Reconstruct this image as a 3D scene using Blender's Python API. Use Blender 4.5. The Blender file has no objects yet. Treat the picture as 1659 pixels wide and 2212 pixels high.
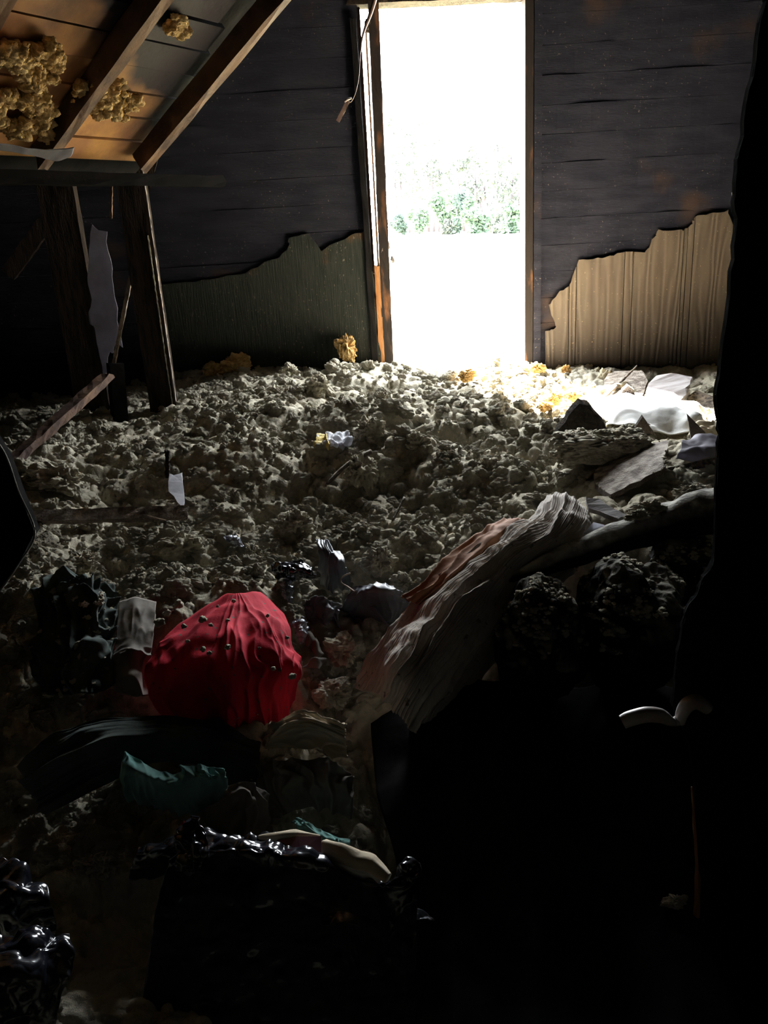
import bpy, bmesh, math, random
import numpy as np
from math import sin, cos, pi, radians
from mathutils import Matrix, Vector
# ---------------------------------------------------------------- camera
W, HH, F = 1659, 2212, 1780.0
pit, rol = radians(19.3), radians(3.4)
CAM = np.array([0, 0, 1.35])
_R0 = np.array([1.0, 0, 0]); FW = np.array([0, cos(pit), -sin(pit)]); _U0 = np.array([0, sin(pit), cos(pit)])
RT = _R0*cos(rol) - _U0*sin(rol); UP = _U0*cos(rol) + _R0*sin(rol)
scn = bpy.context.scene
cd = bpy.data.cameras.new('camera'); co = bpy.data.objects.new('camera', cd); scn.collection.objects.link(co)
cd.sensor_fit = 'VERTICAL'; cd.sensor_height = 24.0; cd.lens = 24.0*F/HH; cd.clip_start = 0.02; cd.clip_end = 500
co.matrix_world = Matrix(((RT[0], UP[0], -FW[0], CAM[0]), (RT[1], UP[1], -FW[1], CAM[1]), (RT[2], UP[2], -FW[2], CAM[2]), (0, 0, 0, 1)))
scn.camera = co
# ---------------------------------------------------------------- light
SKY, SUN = 62.0, 420.0
w = bpy.data.worlds.new('sky'); scn.world = w; w.use_nodes = True
bg = w.node_tree.nodes['Background']; bg.inputs[0].default_value = (0.90, 0.955, 1.0, 1); bg.inputs[1].default_value = SKY
sl = bpy.data.lights.new('sun', 'SUN'); sl.energy = SUN; sl.angle = radians(0.6); sl.color = (1.0, 0.93, 0.80)
so = bpy.data.objects.new('sun', sl); scn.collection.objects.link(so)
so.rotation_euler = Vector((0.74, -1.72, -1.9)).to_track_quat('-Z', 'Y').to_euler(); so.location = (-20, 40, 60)
pl = bpy.data.lights.new('door_sky_portal', 'AREA'); pl.shape = 'RECTANGLE'; pl.size = 0.84; pl.size_y = 1.95
pl.cycles.is_portal = True; pl.energy = 1
po = bpy.data.objects.new('door_sky_portal', pl); scn.collection.objects.link(po)
po.matrix_world = Matrix(((1, 0, 0, 0.49), (0, 0, 1, 5.16), (0, -1, 0, 1.46), (0, 0, 0, 1)))
vs = scn.view_settings; vs.view_transform = 'Standard'; vs.look = 'None'; vs.exposure = 0.0; vs.gamma = 1.0; vs.use_curve_mapping = False
scn.display_settings.display_device = 'sRGB'
try: scn.cycles.max_bounces = 10; scn.cycles.diffuse_bounces = 6
except Exception: pass
rng = np.random.default_rng(7); random.seed(7)

# ---------------------------------------------------------------- placing
def ray(x, y): return FW + RT*(x-W/2)/F - UP*(y-HH/2)/F
def Y(x, y, yy): d = ray(x, y); return CAM + d*(yy-CAM[1])/d[1]
def Z(x, y, zz):
    zz = zz*(1-.24*min(max((y-1480)/320, 0), 1)); d = ray(x, y); return CAM + d*(zz-CAM[2])/d[2]
def X(x, y, xx): d = ray(x, y); return CAM + d*(xx-CAM[0])/d[0]
_hc = [(0,880,.45),(150,885,.47),(400,815,.54),(600,795,.56),(850,797,.53),(1130,800,.5),(1350,820,.44),(1540,860,.42),
 (50,940,.52),(300,920,.57),(600,900,.58),(850,900,.56),(1100,900,.5),(1350,910,.46),(1540,940,.48),
 (50,1020,.55),(250,1000,.52),(450,1000,.52),(700,1000,.48),(900,990,.47),(1100,1000,.47),(1300,1010,.5),(1520,1030,.5),
 (100,1090,.5),(300,1090,.42),(600,1100,.40),(800,1120,.35),(1000,1110,.38),(1200,1100,.47),(1400,1120,.5),
 (100,1180,.44),(300,1180,.36),(600,1200,.36),(850,1200,.39),(1000,1200,.42),(1200,1200,.42),(1450,1180,.46),
 (100,1280,.42),(250,1260,.38),(450,1300,.38),(700,1300,.28),(850,1300,.28),(1000,1300,.36),(1300,1300,.3),
 (100,1450,.33),(450,1420,.34),(720,1400,.28),(1000,1450,.22),(1250,1450,.2),
 (100,1600,.3),(400,1600,.28),(700,1550,.28),(750,1700,.26),(400,1720,.28),(1100,1700,.1),
 (60,1780,.3),(200,1850,.3),(500,1870,.26),(900,1850,.16),(1300,1900,.08),
 (100,2200,.34),(700,2200,.12),(1400,2200,.08)]
_hp = [Z(a, b, c*(1-.28*min(max((b-1420)/200, 0), 1))) for a, b, c in _hc] + [np.array(p) for p in [(-2.6,1,.4),(-2.6,3,.45),(-2.6,4.9,.42),(2.5,4.9,.42),
 (2.5,3,.45),(2.5,1.3,.3),(0,0,.1),(-1.5,0,.2),(1.5,0,.1),(-2.6,-1,.2),(2.5,-1,.1),(0,-1,.05),(1.6,1.6,.4),(.5,5.3,.45)]]
_hp = np.array(_hp)
_D = np.sqrt(((_hp[:, None, :2]-_hp[None, :, :2])**2).sum(-1) + .02)
_wt = np.linalg.solve(_D + np.eye(len(_hp))*-.03, _hp[:, 2])
def H(x, y):
    x = np.asarray(x, float); y = np.asarray(y, float); o = np.zeros(np.broadcast(x, y).shape)
    for p, k in zip(_hp, _wt): o += k*np.sqrt((x-p[0])**2+(y-p[1])**2+.02)
    return o
def G(px, py, lift=0.0):
    d = ray(px, py); t = np.linspace(.3, 9, 1200); P = CAM[None]+d[None]*t[:, None]
    s = P[:, 2] - H(P[:, 0], P[:, 1]) - lift
    i = np.argmax(s < 0) if (s < 0).any() else len(t)-1
    return P[i]
def proj(P):
    v = np.asarray(P)-CAM; z = v@FW; return W/2+F*(v@RT)/z, HH/2-F*(v@UP)/z

# ---------------------------------------------------------------- noise
def _h(i, j, k, s):
    with np.errstate(over='ignore'):
        n = (i.astype(np.int64)*374761393 + j.astype(np.int64)*668265263 + k.astype(np.int64)*2147483647 + s*1274126177) & 0xffffffff
        n = ((n ^ (n >> 13))*1274126177) & 0xffffffff
        n = ((n ^ (n >> 16))*2246822519) & 0xffffffff
    return ((n ^ (n >> 15)) & 0xffffff)/float(0xffffff)
def vn(x, y, z=None, s=0):
    x = np.asarray(x, float); y = np.asarray(y, float); z = np.zeros_like(x) if z is None else np.asarray(z, float)
    i, j, k = np.floor(x), np.floor(y), np.floor(z); a, b, c = x-i, y-j, z-k
    a = a*a*(3-2*a); b = b*b*(3-2*b); c = c*c*(3-2*c); o = 0
    for di in (0, 1):
        for dj in (0, 1):
            for dk in (0, 1):
                o = o + _h(i+di, j+dj, k+dk, s)*(a if di else 1-a)*(b if dj else 1-b)*(c if dk else 1-c)
    return o*2-1
def fbm(x, y, z=None, s=0, o=4):
    z = np.zeros_like(np.asarray(x, float)) if z is None else z; t = 0; a = 1
    for q in range(o): t = t + a*vn(x*2**q, y*2**q, z*2**q, s+q*17); a *= .5
    return t
def cell(x, y, s=0):       # union of round bumps, one per cell, 0..1
    i, j = np.floor(x), np.floor(y); best = np.zeros_like(x)
    for di in (-1, 0, 1):
        for dj in (-1, 0, 1):
            ci, cj = i+di, j+dj; z0 = np.zeros_like(ci)
            px = ci+_h(ci, cj, z0, s); py = cj+_h(ci, cj, z0, s+5); r = .45+.5*_h(ci, cj, z0, s+9)
            v = 1-((x-px)**2+(y-py)**2)/r**2
            best = np.maximum(best, np.sqrt(np.maximum(v, 0))*r)
    return best

# ---------------------------------------------------------------- materials
class N:
    def __init__(s, name):
        s.m = bpy.data.materials.new(name); s.m.use_nodes = True; s.t = s.m.node_tree; s.b = s.t.nodes['Principled BSDF']
        s.tc = s.t.nodes.new('ShaderNodeTexCoord').outputs['Object']
    def n(s, ty, **k):
        o = s.t.nodes.new(ty)
        for a, b in k.items(): setattr(o, a, b)
        return o
    def l(s, a, b): s.t.links.new(a, b)
    def noise(s, scale, detail=4, stretch=(1, 1, 1), rough=.55):
        m = s.n('ShaderNodeMapping'); m.inputs['Scale'].default_value = stretch; s.l(s.tc, m.inputs[0])
        o = s.n('ShaderNodeTexNoise'); o.inputs['Scale'].default_value = scale; o.inputs['Detail'].default_value = detail
        o.inputs['Roughness'].default_value = rough; s.l(m.outputs[0], o.inputs['Vector']); return o.outputs[0]
    def ramp(s, v, lo, hi):
        r = s.n('ShaderNodeMapRange'); r.inputs[1].default_value = lo; r.inputs[2].default_value = hi; s.l(v, r.inputs[0]); return r.outputs[0]
    def mix(s, f, a, b):
        x = s.n('ShaderNodeMix', data_type='RGBA')
        for q, i in ((f, 0), (a, 6), (b, 7)):
            if hasattr(q, 'links'): s.l(q, x.inputs[i])
            elif i == 0: x.inputs[0].default_value = q
            else: x.inputs[i].default_value = (*q, 1)
        return x.outputs[2]
    def mul(s, a, b):
        x = s.n('ShaderNodeMath', operation='MULTIPLY')
        for q, i in ((a, 0), (b, 1)):
            if hasattr(q, 'links'): s.l(q, x.inputs[i])
            else: x.inputs[i].default_value = q
        return x.outputs[0]
    def up(s, lo=.2, hi=.8):
        g = s.n('ShaderNodeNewGeometry'); p = s.n('ShaderNodeSeparateXYZ'); s.l(g.outputs['Normal'], p.inputs[0]); return s.ramp(p.outputs[2], lo, hi)
    def fin(s, col, rough=.9, bump=None, strength=.5, dist=.01, spec=.3):
        if hasattr(col, 'links'): s.l(col, s.b.inputs['Base Color'])
        else: s.b.inputs['Base Color'].default_value = (*col, 1)
        if hasattr(rough, 'links'): s.l(rough, s.b.inputs['Roughness'])
        else: s.b.inputs['Roughness'].default_value = rough
        s.b.inputs['Specular IOR Level'].default_value = spec
        if bump is not None:
            q = s.n('ShaderNodeBump'); q.inputs['Strength'].default_value = strength; q.inputs['Distance'].default_value = dist
            s.l(bump, q.inputs['Height']); s.l(q.outputs[0], s.b.inputs['Normal'])
        return s.m
def plain(name, a, b, scale=12, rough=.9, strength=.4, dist=.004, stretch=(1, 1, 1), spec=.3, lo=.35, hi=.65):
    s = N(name); f = s.ramp(s.noise(scale, 6, stretch), lo, hi)
    return s.fin(s.mix(f, a, b), rough, s.noise(scale*4, 5, stretch), strength, dist, spec)
def dusty(name, base, dust, rough=.85, amount=1.0, scale=14, spec=.2):
    s = N(name); u = s.up(.25, .85); n = s.ramp(s.noise(scale, 6), .38, .62)
    f = s.mul(s.mul(u, n), amount)
    return s.fin(s.mix(f, base, dust), rough, s.noise(scale*5, 6), .9, .012, spec)
M = {}
def mats():
    s = N('insulation'); c1 = s.mix(s.ramp(s.noise(3.5, 4), .4, .62), (.355, .33, .26), (.50, .45, .34))
    c = s.mix(s.ramp(s.noise(55, 3), .35, .7), c1, (.58, .53, .41)); c = s.mix(s.ramp(s.noise(9, 3), .60, .70), c, (.26, .235, .17))
    M['ins'] = s.fin(c, 1, s.noise(160, 5, rough=.7), .9, .008, .05)
    s = N('amber_insulation'); c = s.mix(s.ramp(s.noise(25, 3), .35, .7), (.42, .25, .09), (.60, .42, .2)); M['amber'] = s.fin(c, 1, s.noise(110, 5), .9, .008, .05)
    s = N('roof_insulation'); c = s.mix(s.ramp(s.noise(30, 4), .35, .65), (.50, .32, .13), (.80, .58, .30)); M['rins'] = s.fin(c, 1, s.noise(110, 5), .9, .01, .05)
    # planking soot, blue tint painting a hazy veil: specks of stuck insulation, brown unburnt patches
    s = N('sooty_veiled_planks'); base = s.mix(s.ramp(s.noise(5, 5, (1, 1, 5)), .4, .6), (.0115, .012, .019), (.020, .020, .029))
    c = s.mix(s.ramp(s.noise(2.4, 4), .60, .70), base, (.042, .028, .024))
    c = s.mix(s.mul(s.ramp(s.noise(75, 2), .67, .72), s.ramp(s.noise(2.2, 3), .42, .56)), c, (.13, .115, .10))
    M['soot'] = s.fin(c, .75, s.noise(30, 5, (1, 1, 6)), .5, .004, .08)
    s = N('sooty_panel'); base = s.mix(s.ramp(s.noise(9, 4, (6, 1, .6)), .35, .65), (.016, .019, .018), (.028, .031, .027))
    c = s.mix(s.ramp(s.noise(3.1, 4), .62, .69), base, (.06, .036, .02))
    c = s.mix(s.mul(s.ramp(s.noise(120, 2, (1, 1, .5)), .66, .72), s.ramp(s.noise(2.2, 3), .38, .5)), c, (.15, .135, .10))
    M['sootpanel'] = s.fin(c, .7, s.noise(16, 5, (9, 1, .5)), .6, .006, .08)
    # wood-grain sheet
    s = N('grained_panel'); mp = s.n('ShaderNodeMapping'); mp.inputs['Scale'].default_value = (1, 1, .22); s.l(s.tc, mp.inputs[0])
    wv = s.n('ShaderNodeTexWave', wave_type='BANDS', bands_direction='X'); wv.inputs['Scale'].default_value = 6.5
    wv.inputs['Distortion'].default_value = 16; wv.inputs['Detail'].default_value = 2; wv.inputs['Detail Scale'].default_value = 1.1
    s.l(mp.outputs[0], wv.inputs[0]); mp.inputs['Scale'].default_value = (1, 1, .13)
    c = s.mix(s.ramp(wv.outputs['Fac'], .1, .55), (.070, .048, .034), (.115, .085, .060)); c = s.mix(s.ramp(s.noise(5, 4, (3, 1, .5)), .3, .7), c, (.115, .089, .064))
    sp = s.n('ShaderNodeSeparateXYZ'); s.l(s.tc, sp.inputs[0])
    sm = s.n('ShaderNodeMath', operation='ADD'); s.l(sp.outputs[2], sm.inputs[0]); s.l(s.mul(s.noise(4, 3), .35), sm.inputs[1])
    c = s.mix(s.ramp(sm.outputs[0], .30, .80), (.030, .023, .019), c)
    c = s.mix(s.mul(s.ramp(s.noise(90, 2), .70, .73), .8), c, (.35, .27, .17))
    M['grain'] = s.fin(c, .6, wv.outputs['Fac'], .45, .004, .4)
    M['char'] = plain('charred_wood', (.016, .013, .012), (.05, .036, .028), 14, .9, .9, .008, (4, 4, .6), spec=.04)
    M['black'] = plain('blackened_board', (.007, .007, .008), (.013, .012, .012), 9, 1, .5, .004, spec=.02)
    M['void'] = plain('burnt_black_timber', (.003, .003, .003), (.006, .005, .005), 9, 1, .5, .004, spec=.01)
    M['jamb'] = plain('scorched_jamb', (.022, .018, .017), (.15, .07, .035), 5, .8, .6, .004, (3, 3, .7), lo=.56, hi=.68, spec=.05)
    M['orange'] = plain('raw_split_wood', (.36, .15, .055), (.52, .25, .10), 9, .7, .5, .004, (5, 5, .5))
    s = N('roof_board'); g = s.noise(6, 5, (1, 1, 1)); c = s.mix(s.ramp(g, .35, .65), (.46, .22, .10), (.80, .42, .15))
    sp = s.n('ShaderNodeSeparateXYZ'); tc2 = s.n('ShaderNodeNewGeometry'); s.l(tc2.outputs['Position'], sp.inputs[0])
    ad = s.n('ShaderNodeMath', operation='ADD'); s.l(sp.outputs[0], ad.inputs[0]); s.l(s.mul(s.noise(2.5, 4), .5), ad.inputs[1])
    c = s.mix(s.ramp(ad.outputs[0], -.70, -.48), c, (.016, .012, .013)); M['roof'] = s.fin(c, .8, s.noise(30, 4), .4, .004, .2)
    s = N('rafter_wood'); c = s.mix(s.ramp(s.noise(8, 5), .35, .65), (.055, .032, .024), (.15, .085, .05)); M['rafter'] = s.fin(c, .85, s.noise(40, 4), .6, .005, .2)
    M['edge'] = plain('splintered_edge', (.20, .15, .11), (.42, .34, .26), 40, .8, .8, .004)
    M['dustlitedge'] = plain('dusty_lit_edge', (.25, .23, .19), (.5, .47, .4), 60, .95, .8, .003)
    M['greysheet'] = plain('grey_paper_facing', (.20, .185, .21), (.34, .32, .37), 6, .65, .25, .003)
    M['plank'] = dusty('dusty_board', (.13, .10, .08), (.40, .35, .29), scale=30)
    M['dboard'] = dusty('dark_dusty_board', (.035, .028, .024), (.26, .21, .16), scale=45, amount=.9)
    M['peel'] = plain('peeling_grey_board', (.20, .175, .165), (.38, .35, .34), 7, .8, .5, .004, (1, 4, 1))
    M['white'] = plain('white_fabric', (.72, .70, .66), (.85, .84, .80), 9, .9, .5, .004)
    M['card'] = plain('pale_card', (.62, .62, .66), (.78, .78, .82), 20, .6, .4, .003)
    s = N('red_cloth'); c = s.mix(s.ramp(s.noise(7, 4), .35, .65), (.42, .010, .026), (.60, .018, .042)); c = s.mix(s.ramp(s.noise(60, 3), .64, .68), c, (.12, .10, .08))
    M['red'] = s.fin(c, .9, s.noise(180, 3), .35, .002, .15)
    s = N('beige_cloth'); c = s.mix(s.ramp(s.noise(7, 5), .38, .62), (.34, .295, .255), (.50, .44, .38)); c = s.mix(s.ramp(s.noise(40, 3), .64, .7), c, (.14, .12, .10))
    M['beige'] = s.fin(c, .9, s.noise(70, 4, (4, 1, 1)), .5, .003, .2)
    M['cream'] = plain('cream_cloth', (.52, .43, .30), (.66, .57, .43), 8, .9, .5, .004)
    M['rust'] = plain('rusty_brown_cloth', (.22, .10, .05), (.36, .18, .10), 8, .9, .5, .004)
    M['teal'] = plain('teal_cloth', (.12, .27, .245), (.20, .38, .35), 7, .95, .5, .004)
    M['green'] = plain('dusty_green_cloth', (.016, .026, .022), (.06, .08, .068), 9, .95, .5, .004)
    M['grey'] = plain('grey_brown_cloth', (.10, .088, .075), (.185, .165, .14), 7, .95, .5, .004)
    M['slate'] = plain('slate_cloth', (.07, .08, .095), (.15, .165, .185), 8, .55, .4, .004, spec=.5)
    M['maroon'] = plain('maroon_card', (.09, .025, .045), (.13, .04, .06), 8, .5, .2, .002)
    s = N('black_plastic'); M['bag'] = s.fin((.010, .011, .016), .20, s.noise(22, 3, (1, 2.2, 1), rough=.45), .35, .008, .9)
    s = N('foil'); M['foil'] = s.fin((.25, .27, .32), .2, s.noise(60, 4), .9, .01, .9)
    M['lbag'] = dusty('dust_covered_black_bag', (.010, .010, .010), (.30, .28, .235), .95, .9, 9, .03)
    s = N('dust_lit_topped_felt'); M['roll'] = s.fin(s.mix(s.mul(s.up(.25, .85), s.ramp(s.noise(30, 5), .2, .6)), (.012, .013, .014), (.48, .46, .41)), .95, s.noise(110, 5), .7, .005, .03)  # dust tone on the top also paints the roll's lit upper edge
    s = N('tarnished_metal'); s.b.inputs['Metallic'].default_value = .75; c = s.mix(s.ramp(s.noise(12, 5), .4, .65), (.50, .48, .47), (.30, .20, .15))
    s.b.inputs['Metallic'].default_value = .2; M['metal'] = s.fin(c, s.ramp(s.noise(30, 3), -.3, 1.6), s.noise(120, 3), .12, .002, .5)
    M['strap'] = plain('brown_metal_strap', (.10, .06, .05), (.2, .13, .11), 20, .5, .3, .002)
    M['yellow'] = plain('yellow_paper', (.6, .42, .06), (.75, .62, .25), 20, .7, .4, .002)
    M['field'] = plain('dry_grass', (.30, .29, .20), (.38, .38, .24), 3, 1, .2, .01)
    M['leaf1'] = plain('pine_needles', (.022, .027, .023), (.030, .036, .031), 3, 1, 0, .01)
    M['leaf2'] = plain('fresh_leaves', (.025, .043, .028), (.034, .055, .037), 3, 1, 0, .01)
    M['leaf3'] = plain('dark_leaves', (.017, .029, .024), (.025, .038, .032), 3, 1, 0, .01)
    M['bark'] = plain('pine_bark', (.028, .022, .026), (.036, .029, .033), 3, 1, 0, .01)
mats()
for k_ in ('card', 'greysheet'):
    t_ = M[k_].node_tree; b_ = t_.nodes['Principled BSDF']; o_ = t_.nodes['Material Output']; tr = t_.nodes.new('ShaderNodeBsdfTranslucent'); mx = t_.nodes.new('ShaderNodeMixShader')
    t_.links.new(b_.inputs['Base Color'].links[0].from_socket, tr.inputs[0]); mx.inputs[0].default_value = .5
    t_.links.new(b_.outputs[0], mx.inputs[1]); t_.links.new(tr.outputs[0], mx.inputs[2]); t_.links.new(mx.outputs[0], o_.inputs[0])

# ---------------------------------------------------------------- object helpers
def link(name, V, Fc, mat, parent=None, smooth=False, origin=None):
    V = np.asarray(V, float); o0 = np.array([V[:, 0].mean(), V[:, 1].mean(), V[:, 2].min()]) if origin is None else np.array(origin, float)
    if parent is not None: o0 = np.array(parent.location)
    me = bpy.data.meshes.new(name); me.from_pydata((V-o0).tolist(), [], Fc); me.materials.append(M[mat] if isinstance(mat, str) else mat)
    if smooth: me.polygons.foreach_set('use_smooth', [True]*len(me.polygons))
    me.update(); ob = bpy.data.objects.new(name, me); scn.collection.objects.link(ob)
    if parent is not None: ob.parent = parent
    else: ob.location = o0
    return ob
def tag(o, label=None, cat=None, group=None, kind=None):
    if label: o['label'] = label
    if cat: o['category'] = cat
    if group: o['group'] = group
    if kind: o['kind'] = kind
    return o
def empty(name, loc, label=None, cat=None, group=None, kind=None):
    o = bpy.data.objects.new(name, None); o.location = loc; o.empty_display_size = .05; scn.collection.objects.link(o); return tag(o, label, cat, group, kind)
def nrm(v): return v/(np.linalg.norm(v)+1e-12)
def box(P, dx, dy, dz):        # 8 corners from a corner and three edge vectors
    P, dx, dy, dz = map(np.array, (P, dx, dy, dz))
    V = [P, P+dx, P+dx+dy, P+dy, P+dz, P+dx+dz, P+dx+dy+dz, P+dy+dz]
    return V, [(0, 3, 2, 1), (4, 5, 6, 7), (0, 1, 5, 4), (1, 2, 6, 5), (2, 3, 7, 6), (3, 0, 4, 7)]
def beam(name, A, B, w, t, mat, parent=None, n=14, rag=.004, side=None, seed=0, taper=1.0):
    """sawn timber from A to B, rectangular section, slightly uneven, with broken ends"""
    A, B = np.array(A, float), np.array(B, float); d = nrm(B-A)
    s = nrm(np.cross(d, np.array(side if side is not None else (0, 0, 1.)))); u = np.cross(s, d)
    V = []; c = [(-1, -1), (0, -1.0), (1, -1), (1, 0), (1, 1), (0, 1), (-1, 1), (-1, 0)]; r = np.random.default_rng(seed+11)
    for i in range(n+1):
        f = i/n; k = 1+(taper-1)*f
        for a, b in c:
            e = (r.random()-.5)*rag*6 if i in (0, n) else 0
            V.append(A+(B-A)*f+s*a*w/2*k+u*b*t/2*k+s*(r.random()-.5)*rag+u*(r.random()-.5)*rag+d*e)
    m = len(c); Fc = [(i*m+j, i*m+(j+1) % m, (i+1)*m+(j+1) % m, (i+1)*m+j) for i in range(n) for j in range(m)]
    Fc += [tuple(range(m))[::-1], tuple(n*m+j for j in range(m))]
    return link(name, V, Fc, mat, parent)
def plate(name, pts, th, mat, parent=None, rag=0.0, sub=1, seed=0, bend=0.0, direction=None):
    """flat sheet with the given outline (3-D points), real thickness and ragged edge"""
    P = [np.array(p, float) for p in pts]; r = np.random.default_rng(seed+3)
    n = nrm(np.cross(P[1]-P[0], P[-1]-P[0])) if direction is None else nrm(np.array(direction, float))
    Q = []
    for i in range(len(P)):
        a, b = P[i], P[(i+1) % len(P)]
        for k in range(sub):
            q = a+(b-a)*k/sub
            if k or rag: e = r.normal(size=3)*rag; q = q+e-n*(e@n)
            Q.append(q)
    m = len(Q); bm = bmesh.new(); vs_ = [bm.verts.new(q) for q in Q]; f = bm.faces.new(vs_)
    res = bmesh.ops.extrude_face_region(bm, geom=[f])
    for v in res['geom']:
        if isinstance(v, bmesh.types.BMVert): v.co += Vector(n*th)
    bmesh.ops.triangulate(bm, faces=[q for q in bm.faces if len(q.verts) > 4]); bmesh.ops.recalc_face_normals(bm, faces=bm.faces)
    V = [tuple(v.co) for v in bm.verts]; bm.verts.index_update(); Fc = [tuple(v.index for v in q.verts) for q in bm.faces]; bm.free()
    return link(name, V, Fc, mat, parent)
_ico = {}
def ico(sub):
    if sub not in _ico:
        bm = bmesh.new(); bmesh.ops.create_icosphere(bm, subdivisions=sub, radius=1); bm.verts.index_update()
        _ico[sub] = (np.array([v.co[:] for v in bm.verts]), [tuple(v.index for v in f.verts) for f in bm.faces]); bm.free()
    return _ico[sub]
def lump(name, c, rad, mat='ins', parent=None, sub=5, amp=.25, fq=2.2, seed=0, up=None, box_=0.0, fine=.10):
    V, Fc = ico(sub); V = V.copy()
    if box_: V = V*(1+box_*(1/np.abs(V).max(1)-1))[:, None]
    q = V*fq+seed*7.3
    d = amp*fbm(q[:, 0], q[:, 1], q[:, 2], seed, 3) - fine*2*np.abs(vn(q[:, 0]*2.3, q[:, 1]*2.3, q[:, 2]*2.3, seed+3)) - fine*np.abs(vn(q[:, 0]*5.5, q[:, 1]*5.5, q[:, 2]*5.5, seed+4))
    V = V*(1+d)[:, None]*np.array(rad)
    if up is not None:
        z = nrm(np.array(up, float)); x = nrm(np.cross([0, 1, .1], z)); V = V@np.array([x, np.cross(z, x), z])
    return link(name, V+np.array(c), Fc, mat, parent, smooth=True)
def crspl(P, n):               # Catmull-Rom along axis 0
    P = np.asarray(P, float); Q = np.concatenate([2*P[:1]-P[1:2], P, 2*P[-1:]-P[-2:-1]]); m = len(P)-1
    t = np.linspace(0, m, n); i = np.minimum(t.astype(int), m-1); f = (t-i).reshape((-1,)+(1,)*(P.ndim-1))
    a, b, c, d = Q[i], Q[i+1], Q[i+2], Q[i+3]
    return .5*(2*b+(c-a)*f+(2*a-5*b+4*c-d)*f**2+(3*b-a-3*c+d)*f**3)
def normals(P):
    a = np.gradient(P, axis=0); b = np.gradient(P, axis=1); n = np.cross(b, a); return n/(np.linalg.norm(n, axis=-1, keepdims=True)+1e-9)
def cloth(name, rows, mat, parent=None, nu=90, nv=90, folds=0, famp=.012, fdir='v', crumple=.008, cs=9, th=.004, seed=0, sharp=False, fw=.8, ragged=0, tip=0, fine=0):
    """sheet of fabric or plastic spanned by a grid of control points; folds run along v (down the rows) or u"""
    P = crspl(rows, nv); P = crspl(P.transpose(1, 0, 2), nu).transpose(1, 0, 2)
    n = normals(P); n = n*np.where((n@(-FW+np.array([0, 0, .5])) < 0), -1, 1)[..., None] if False else n
    if n.reshape(-1, 3).mean(0)@np.array([0, -.5, 1.]) < 0: n = -n
    v, u = np.meshgrid(np.linspace(0, 1, nv), np.linspace(0, 1, nu), indexing='ij')
    a, b = (u, v) if fdir == 'v' else (v, u)
    d = 0
    if folds:
        ph = a*folds*2*pi + fw*2.2*fbm(a*2+seed, b*2.2, s=seed, o=2)*2
        wv = 1-np.abs(np.sin(ph/2))*1.4
        am = .45+.75*vn(a*folds*.6+seed, b*1.5, s=seed+2)
        ph2 = a*folds*2.7*2*pi+fw*3*fbm(a*3, b*3.1, s=seed+8, o=2)*2
        d = famp*(wv*am + .35*(1-1.4*np.abs(np.sin(ph2/2)))*(.4+.6*vn(a*5, b*3, s=seed+6)))
        if fine:
            ph3 = a*folds*6*2*pi+6*fbm(a*4, b*4, s=seed+18, o=3); d = d+famp*fine*.35*(1-1.6*np.abs(np.sin(ph3/2)))*(.5+.8*vn(a*9, b*5, s=seed+16))
        if tip: d = d*np.clip(b/tip, .05, 1)
    q = P*cs
    f1 = fbm(q[..., 0], q[..., 1], q[..., 2], seed+4, 3)
    d = d + crumple*(f1 if not sharp else (np.abs(f1)*1.6+.5*np.abs(vn(q[..., 0]*3.1, q[..., 1]*3.1, q[..., 2]*3.1, seed+9)) - .6))
    P = P+n*np.asarray(d)[..., None]
    if ragged:
        e = ragged*fbm(np.linspace(0, 9, nu), np.zeros(nu)+seed, s=seed+5, o=3); P[-1] += np.outer(e, nrm(P[-1].mean(0)-P[0].mean(0)))
    n = normals(P); 
    if n.reshape(-1, 3).mean(0)@np.array([0, -.5, 1.]) < 0: n = -n
    T = P.reshape(-1, 3); Bk = (P-n*th).reshape(-1, 3); k = nu*nv
    I = np.arange(k).reshape(nv, nu)
    A = np.stack([I[:-1, :-1], I[:-1, 1:], I[1:, 1:], I[1:, :-1]], -1).reshape(-1, 4)
    Fc = A.tolist()+(A[:, ::-1]+k).tolist()
    br = np.concatenate([I[0, :-1], I[:-1, -1], I[-1, :0:-1], I[:0:-1, 0]])
    for i in range(len(br)): x, y = int(br[i]), int(br[(i+1) % len(br)]); Fc.append([y, x, x+k, y+k])
    ob = link(name, np.concatenate([T, Bk]), Fc, mat, parent, smooth=not (sharp == 2)); return ob
def tube(name, pts, rad, mat, parent=None, seg=8, n=None, flat=1.0, rough=0.0, seed=0, up=(0, 0, 1)):
    pts = np.array(pts, float); n = n or max(2, len(pts)*4); P = crspl(pts, n) if len(pts) > 2 else np.linspace(pts[0], pts[1], n)
    rad = np.interp(np.linspace(0, 1, n), np.linspace(0, 1, len(np.atleast_1d(rad))), np.atleast_1d(rad)); T = np.gradient(P, axis=0); V = []
    for i in range(n):
        t = nrm(T[i]); s = nrm(np.cross(t, up)); u = np.cross(s, t)
        for j in range(seg):
            a = 2*pi*j/seg; e = 1+rough*vn(np.array([P[i][0]*25+cos(a)*1.5+seed]), np.array([P[i][1]*25+sin(a)*1.5]), np.array([P[i][2]*25]), seed)[0]
            V.append(P[i]+rad[i]*e*(s*cos(a)*flat+u*sin(a)))
    Fc = [(i*seg+j, i*seg+(j+1) % seg, (i+1)*seg+(j+1) % seg, (i+1)*seg+j) for i in range(n-1) for j in range(seg)]
    Fc += [tuple(range(seg))[::-1], tuple((n-1)*seg+j for j in range(seg))]
    return link(name, V, Fc, mat, parent, smooth=True)

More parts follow.
